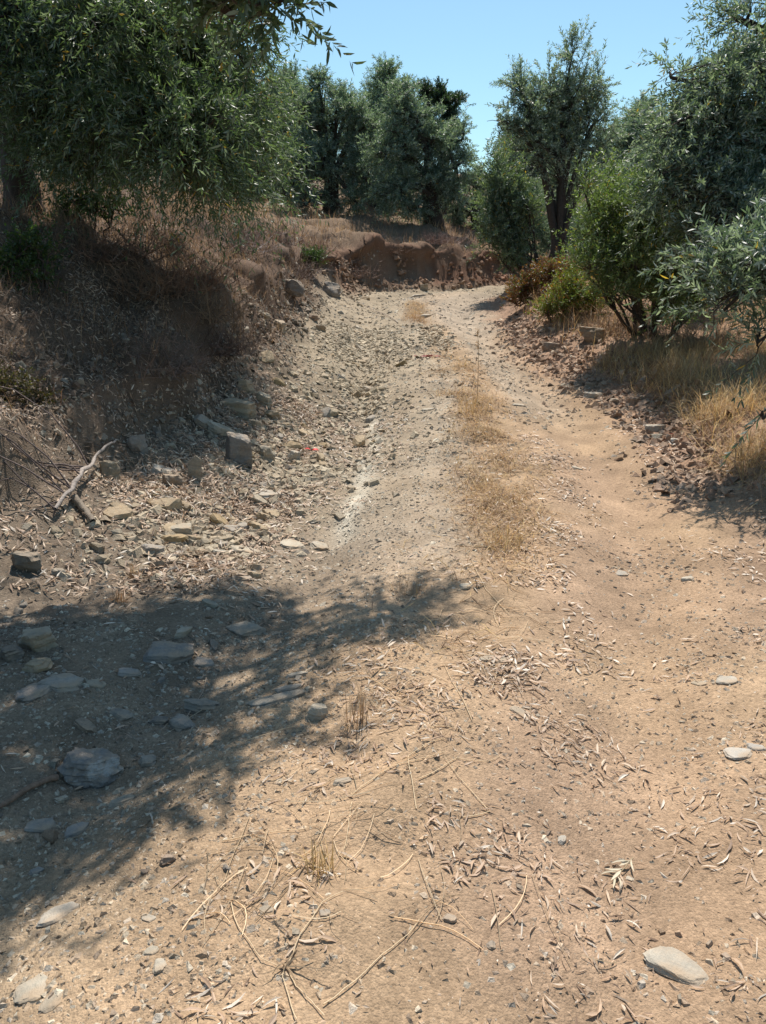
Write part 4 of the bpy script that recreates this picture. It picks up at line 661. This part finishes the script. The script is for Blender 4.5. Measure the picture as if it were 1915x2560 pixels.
ox = np.repeat(OC[:, 0], 12); oy = np.repeat(OC[:, 1], 12); orr = np.repeat(OC[:, 2], 12); an = rng.uniform(0, 6.28, len(ox)); rr = orr*rng.uniform(.75, 1.35, len(ox)); x = ox + np.cos(an)*rr; y = oy + np.sin(an)*rr*.8; k = y > .9; x, y, orr = x[k], y[k], orr[k]
a.add(*shards(x, y, np.clip(orr*rng.uniform(.06, .35, len(x)), .004, .06), gcol(x, y, 1.0, .35), .45, .6, .15))       # crumbs bedding the larger stones
stuff('gravel', a, M_GRAVEL, 'fine schist gravel and soil crumbs covering the track', 'gravel')

# ------------------------------------------------------------------ fallen olive leaves
LEAFC = [(.48, .345, .245), (.40, .275, .185), (.54, .42, .31), (.30, .20, .135), (.60, .52, .43), (.44, .31, .21)]
def curled(n, L, W):
    """strip leaves rolled along the midrib, lying along x; returns (n,8,3)"""
    t = np.array([0, .33, .67, 1.0]); hw = np.array([.12, 1, .9, .06]); arch = rng.uniform(-.03, .12, (n, 1)); bend = rng.uniform(-.12, .12, (n, 1))
    cx = (t[None]-.5)*L[:, None]; cy = bend*L[:, None]*(4*t*(1-t))[None]; cz = arch*L[:, None]*(4*t*(1-t))[None]; roll = rng.uniform(.2, .9, (n, 1))
    ww = hw[None]*W[:, None]*.5; lf = np.stack([cx, cy-ww*np.cos(roll), cz+ww*np.sin(roll)], -1); rt = np.stack([cx, cy+ww*np.cos(roll), cz+ww*np.sin(roll)], -1); md = np.stack([cx, cy, cz], -1)
    return np.stack([lf, md, rt], 2).reshape(n, 12, 3)
CQ = [(r*3+c, r*3+c+1, r*3+c+4, r*3+c+3) for r in range(3) for c in range(2)]
def litter(x, y, L, W, lift=.004, cols=LEAFC):
    n = len(x); V = curled(n, L, W); nn = unit(normal(x, y, .03) + rng.normal(size=(n, 3))*.22); t = unit(np.cross(nn, rdir(n))); b2 = np.cross(nn, t)
    fl = np.where(rng.random(n) < .45, -1., 1.)[:, None, None]
    V = V[:, :, 0:1]*t[:, None] + V[:, :, 1:2]*b2[:, None] + fl*V[:, :, 2:3]*nn[:, None] + np.stack([x, y, H(x, y) + lift + rng.uniform(0, .006, n)], -1)[:, None]
    b = np.arange(n)[:, None]*12; return V.reshape(-1, 3), [b + np.array(q) for q in CQ], np.repeat(tones(n, cols, .25), 12, 0)
def dlit(x, y):
    c = x-med(y); s, r = zones(x, y); n = fbm(x*3.1, y*3.1, 3, 97); v = .95*np.exp(-((c-.4)/.18)**2)*sstep(1.4, 2.2, y)*(1-sstep(5.5, 8, y)) + .75*np.exp(-((r+.05)/.3)**2)*(1-sstep(6, 7.5, y)) + .3*sstep(-.4, .1, c)*(1-sstep(2.2, 3.2, y)) + .12*(1-sstep(4, 6, y)) + .2*np.exp(-(c/.3)**2)
    v = v*(1-.75*np.exp(-((c-.95)/.25)**2)*sstep(2.2, 3, y)) + 1.0*sstep(-1.3, -.2, s)*sstep(3.4, 4.2, y)*(1-sstep(6.5, 8, y))
    return wedge(x, y)*v*np.clip(.28 + 2.0*n + .5*fbm(x*8, y*8, 2, 98), 0.02, 1)
def dlitnear(x, y): return dlit(x, y)*(1-.55*sstep(.0, -.6, x-med(y)))
lm = []
for i in range(10):
    V = curled(1, np.array([1.0]), np.array([rng.uniform(.11, .22)]))[0]; lm.append(mesh_np('fallen_leaf', V, [np.array(CQ)], M_LITTER, True, {'tint': np.broadcast_to(np.array(LEAFC[i % 6])*rng.uniform(.8, 1.15), (12, 3))}))
x, y = pick(300, -1.4, 2.2, 1.0, 2.6, dlitnear); z = H(x, y); nn = normal(x, y, .03)
for i in range(len(x)):
    o = obj('fallen_leaf', lm[rng.integers(10)]); o.rotation_mode = 'QUATERNION'; L_ = rng.uniform(.02, .056)
    o.rotation_quaternion = Vector(unit(nn[i] + rng.normal(size=3)*.15)).to_track_quat('Z', 'Y') @ Quaternion((0, 0, 1), rng.uniform(0, 6.28)) @ Quaternion((1, 0, 0), math.pi if rng.random() < .4 else 0)
    o.location = (x[i], y[i], z[i]+.006); o.scale = (L_, L_*rng.uniform(.75, 1.3), L_); tag(o, 'dry curled olive leaf fallen on the track', 'leaf', 'fallen olive leaves on the track')
a = Acc(); x, y = pick(1600, -1.6, 2.4, .95, 2.7, dlitnear); n = len(x); a.add(*litter(x, y, rng.uniform(.012, .058, n), rng.uniform(.003, .010, n)))
def cards(x, y, L, W, cols, hi, tilt=.25, up=.012):
    n = len(x); nn = normal(x, y, .05); v_, pl_, k = leaf_cards(np.stack([x, y, H(x, y)+rng.uniform(.003, up, n)], -1), unit(np.cross(nn, rdir(n)) + nn*rng.normal(size=(n, 1))*tilt*.5), unit(nn + rng.normal(size=(n, 3))*tilt), L, W, rng.uniform(-.08, .1, n), hi); a.add(v_, pl_, np.repeat(tones(n, cols, .3), k, 0))
x, y = pick(12000, -3.2, 4, 2.5, 8.5, dlit); n = len(x); cards(x, y, rng.uniform(.022, .062, n), rng.uniform(.005, .011, n), LEAFC, True)
x, y = pick(3500, -1.6, 2.4, .95, 3, lambda x, y: dlitnear(x, y)**.5); n = len(x); cards(x, y, .004+.018*rng.random(n)**2, rng.uniform(.002, .006, n), LEAFC, False, .5)
x, y = pick(7000, -3.4, -.6, 3.3, 7.2, lambda x, y: wedge(x, y)*sstep(-1.5, -.4, zones(x, y)[0])*(1-sstep(.2, .8, zones(x, y)[0]))*np.clip(.5+fbm(x*2.5, y*2.5, 2, 45), .1, 1)); n = len(x); nn = normal(x, y, .05)
v_, pl_, k = leaf_cards(np.stack([x, y, H(x, y)+rng.uniform(.004, .03, n)], -1), unit(np.cross(nn, rdir(n)) + nn*rng.normal(size=(n, 1))*.25), unit(nn + rng.normal(size=(n, 3))*.4), rng.uniform(.035, .075, n), rng.uniform(.007, .013, n), rng.uniform(-.08, .1, n), False); a.add(v_, pl_, np.repeat(tones(n, LEAFC + [(.3, .22, .16), (.24, .17, .12)], .35), 4, 0))
def dblit(x, y):
    s, r = zones(x, y); return wedge(x, y)*sstep(.1, 1.0, s)*(1-sstep(3, 4, s))
x, y = pick(14000, -5, -.5, 3.4, 9, dblit); n = len(x); nn = normal(x, y, .05); v_, pl_, k = leaf_cards(np.stack([x, y, H(x, y)+rng.uniform(.004, .03, n)], -1), unit(np.cross(nn, rdir(n)) + nn*rng.normal(size=(n, 1))*.25), unit(nn + rng.normal(size=(n, 3))*.3), rng.uniform(.03, .058, n), rng.uniform(.007, .012, n), rng.uniform(-.08, .1, n), False)
a.add(v_, pl_, np.repeat(tones(n, LEAFC[:4] + [(.24, .18, .14), (.2, .15, .12), (.17, .12, .09)], .3), 4, 0))
stuff('leaf_litter', a, M_LITTER, 'dry olive leaf litter drifted along the ruts and bank', 'leaf litter')

# ------------------------------------------------------------------ straws, sticks, sprig, red leaves
def on_ground(px, lift=.012):
    P = []
    for u, v in px: x, y, z, d = hit(u, v); P.append((x, y, z+lift))
    return np.array(P)
def resample(P, n):
    s = np.concatenate([[0], np.cumsum(np.linalg.norm(np.diff(P, axis=0), axis=1))]); t = np.linspace(0, s[-1], n); return np.stack([np.interp(t, s, P[:, k]) for k in range(3)], -1)
def stick(name, px, r0, r1, col, label, cat, lift=.012, n=14, mat=None, sides=6, group=None, jit=.3, follow=True):
    P = resample(on_ground(px, lift), n)
    if follow: P[:, 2] = H(P[:, 0], P[:, 1]) + lift
    P = P + rng.normal(size=P.shape)*r0*jit; o0 = P[0].copy(); a = Acc(); v_, q = tubes((P-o0)[None], np.linspace(r0, r1, n)[None], sides); a.add(v_, [q], col)
    return tag(obj(name, a.mesh(name, mat or M_GRASS, True), loc=o0), label, cat, group)
SC = (.80, .66, .45)
for px, lab in [([(700, 2180), (790, 2110), (880, 2025), (905, 1990)], 'long pale straw lying across the near track'), ([(640, 2212), (610, 2110), (620, 2090)], 'straw radiating to the frame bottom from a dry root'), ([(700, 2205), (640, 2140), (620, 2092)], 'short straw beside the dry root'), ([(625, 2085), (650, 2030), (700, 1955), (740, 1930)], 'curving straw rising from the dry root'), ([(500, 1960), (510, 2000), (560, 2075), (600, 2095)], 'curled straw arching from the dry root'),
                ([(760, 1740), (750, 1810), (742, 1850)], 'straight straw near the small yellow tuft'), ([(1000, 1770), (1060, 1760), (960, 1640)], 'kinked straw among tangled stems'), ([(905, 1690), (985, 1640), (1060, 1650), (1080, 1635)], 'wavy straw on the median'), ([(1020, 1560), (990, 1500), (960, 1440)], 'bent straw beside the low tan slab'), ([(1060, 1500), (1075, 1450), (1010, 1420)], 'hooked straw on the median'), ([(870, 1600), (950, 1570), (1040, 1590)], 'thin straw crossing the median soil'), ([(760, 1720), (850, 1660), (960, 1630)], 'long straw slanting over the median'), ([(900, 1750), (880, 1640), (960, 1600)], 'bowed straw by the crumbly soil'), ([(1100, 1330), (1050, 1280), (1000, 1180)], 'straw leaning over the median edge'), ([(480, 1820), (600, 1800), (700, 1790)], 'faint straw near the red-brown stone')]:
    stick('straw', px, .0014, .0008, SC, lab, 'straw', .006, 12, jit=.5)
# dry root with short radiating straws
x, y, z, d = hit(618, 2092); a = Acc(); n = 10; an = rng.uniform(-2.6, 1.2, n); L_ = rng.uniform(.015, .12, n); p1 = np.stack([np.cos(an)*L_, np.sin(an)*L_, rng.uniform(.004, .02, n)], -1)
v_, q = tubes(curve(np.zeros((n, 3))+np.array([0, 0, .004]), p1, 5, np.stack([np.zeros(n), np.zeros(n), rng.uniform(0, .015, n)], -1), .002), np.linspace(.0022, .0008, 5)[None]*np.ones((n, 1)), 4); a.add(v_, [q], (.5, .38, .25))
tag(obj('dry_root', a.mesh('dry_root', M_GRASS), loc=(x, y, z)), 'dry grass root with spread stems on bare soil', 'grass root')
# loose straw too thin and many to single out
a = Acc(); x, y = pick(300, -1.0, 1.6, 1.35, 4.6, lambda x, y: np.exp(-((x-med(y)-.05)/.38)**2)*np.clip(.4+1.5*fbm(x*3, y*3, 2, 55), 0, 1)); n = len(x); an = rng.uniform(0, 6.28, n); L_ = rng.uniform(.05, .26, n)
t = np.linspace(-.5, .5, 7)[None]; bend = rng.normal(size=(n, 1))*.09; lx = t*L_[:, None]; ly = bend*L_[:, None]*(4*t*t); X = x[:, None] + lx*np.cos(an)[:, None] - ly*np.sin(an)[:, None]; Y = y[:, None] + lx*np.sin(an)[:, None] + ly*np.cos(an)[:, None]
v_, q = tubes(np.stack([X, Y, H(X, Y) + .006 + rng.random((n, 1))*.012*(1-2*np.abs(t))], -1), np.full((n, 7), .0010)*rng.uniform(.6, 1.4, (n, 1)), 3); a.add(v_, [q], np.repeat(tones(n, [(.78, .64, .44), (.66, .52, .34), (.5, .38, .25)]), 21, 0))
stuff('straw_litter', a, M_GRASS, 'thin loose straws strewn over the median soil', 'straw litter')
# bare branch on the rubble
P = np.array([hit(122, 1122)[:3], hit(180, 1062)[:3], hit(222, 1012)[:3], hit(246, 985)[:3], hit(252, 962)[:3]]); P[:, 2] += np.array([.05, .10, .11, .09, .03]); P = resample(P, 18); P[1:-1] += rng.normal(size=(16, 3))*.006; o0 = P[0].copy(); root = empty('bare_branch', o0)
a = Acc(); v_, q = tubes((P-o0)[None], np.interp(np.linspace(0, 1, 18), [0, .2, .5, 1], [.013, .015, .011, .006])[None]*(1+rng.normal(size=(1, 18))*.09), 8); a.add(v_ + rng.normal(size=v_.shape)*.0012, [q], (.33, .28, .245)); obj('branch', a.mesh('branch', M_WOOD, True), root)
for k in range(14):
    i = rng.integers(0, 9); s0 = P[i]-o0; e = s0 + np.array([rng.uniform(-.75, -.1), rng.uniform(-.55, .1), 0]); g = gz(*(e+o0)[:2]); e[2] = g - o0[2] + rng.uniform(.01, .06)
    a = Acc(); v_, q = tubes(curve(s0[None], e[None], 9, rng.normal(size=3)*.05, .008), np.linspace(.005, .0018, 9)[None], 4); a.add(v_, [q], np.array((.13, .10, .09))*rng.uniform(.8, 1.3)); obj('twig', a.mesh('twig', M_WOOD, True), root)
tag(root, 'pale bare dead branch with dark twigs lying on the rubble', 'branch')
stick('wood_piece', [(160, 1085), (182, 1110), (203, 1140)], .022, .016, (.22, .18, .14), 'short split wood piece beside the bare branch', 'wood', .03, 10, M_WOOD, 7, follow=False, jit=.1)
stick('root', [(0, 1752), (50, 1722), (90, 1700), (125, 1688)], .007, .010, (.22, .145, .10), 'brown root emerging beside the quartz boulder', 'root', .014, 12, M_WOOD, 8, jit=.15)
stick('twig', [(860, 700), (790, 660), (742, 640)], .006, .003, (.3, .24, .2), 'thin dead twig near the bank turn', 'twig', .02, 10, M_WOOD, 5)
stick('twig', [(395, 1570), (440, 1500), (447, 1470)], .003, .0015, (.4, .3, .22), 'thin curled twig in the tree shadow', 'twig', .01, 10, M_WOOD, 5)
stick('twig', [(1435, 870), (1455, 800), (1462, 780)], .004, .002, (.5, .4, .3), 'thin pale twig leaning on the soil heap', 'twig', .05, 8, M_WOOD, 5, follow=False)
# olive sprig
x, y, z, d = hit(1340, 1895); root = empty('olive_sprig', (x, y, z)); a = Acc(); P = np.array([(.05, .055, .008), (.02, .02, .012), (-.03, -.03, .010)]); v_, q = tubes(resample(P, 8)[None], np.linspace(.0016, .0009, 8)[None], 5); a.add(v_, [q], (.36, .28, .17)); obj('stem', a.mesh('stem', M_WOOD, True), root)
for k in range(8):
    t = rng.random(); p = P[0]*(1-t) + P[2]*t + np.array([0, 0, .004]); an = math.radians(225 + rng.normal()*32); L_ = rng.uniform(.035, .055)
    V = curled(1, np.array([L_]), np.array([rng.uniform(.005, .010)]))[0] + np.array([L_/2, 0, 0]); R = np.array([(math.cos(an), -math.sin(an), 0), (math.sin(an), math.cos(an), 0), (0, 0, 1)]); V = V@R.T + p
    obj('leaf', mesh_np('leaf', V, [np.array(CQ)], M_LITTER, True, {'tint': np.broadcast_to(np.array((.58, .50, .36))*rng.uniform(.8, 1.1), (12, 3))}), root)
tag(root, 'broken olive sprig with pale folded leaves on the dirt', 'sprig')
for (u, v, s_, lab) in [(676, 975, .05, 'bright red leaf on the gravel beside the rubble'), (1457, 943, .05, 'dark red leaf at the edge of the verge straw'), (928, 772, .13, 'cluster of dark red dry leaves in the median near the crest')]:
    x, y, z, d = hit(u, v); a = Acc(); n = 2 if s_ < .1 else 22; pos = np.stack([rng.normal(size=n)*s_*.3, rng.normal(size=n)*s_*.3, np.full(n, .008)], -1); dd = unit(rdir(n)*np.array([1, 1, .35])); v_, pl, k = leaf_cards(pos, dd, unit(rdir(n)*.4+np.array([0, 0, 1])), np.full(n, .055), np.full(n, .036), .1, True)
    a.add(v_, pl, (.6, .03, .025) if s_ < .1 and u < 1000 else (.26, .035, .03)); tag(obj('red_leaf', a.mesh('red_leaf', M_LITTER), loc=(x, y, z+.004)), lab, 'leaf')
print('tris', sum(len(p.loop_triangles) if p.calc_loop_triangles() is None else 0 for p in bpy.data.meshes))
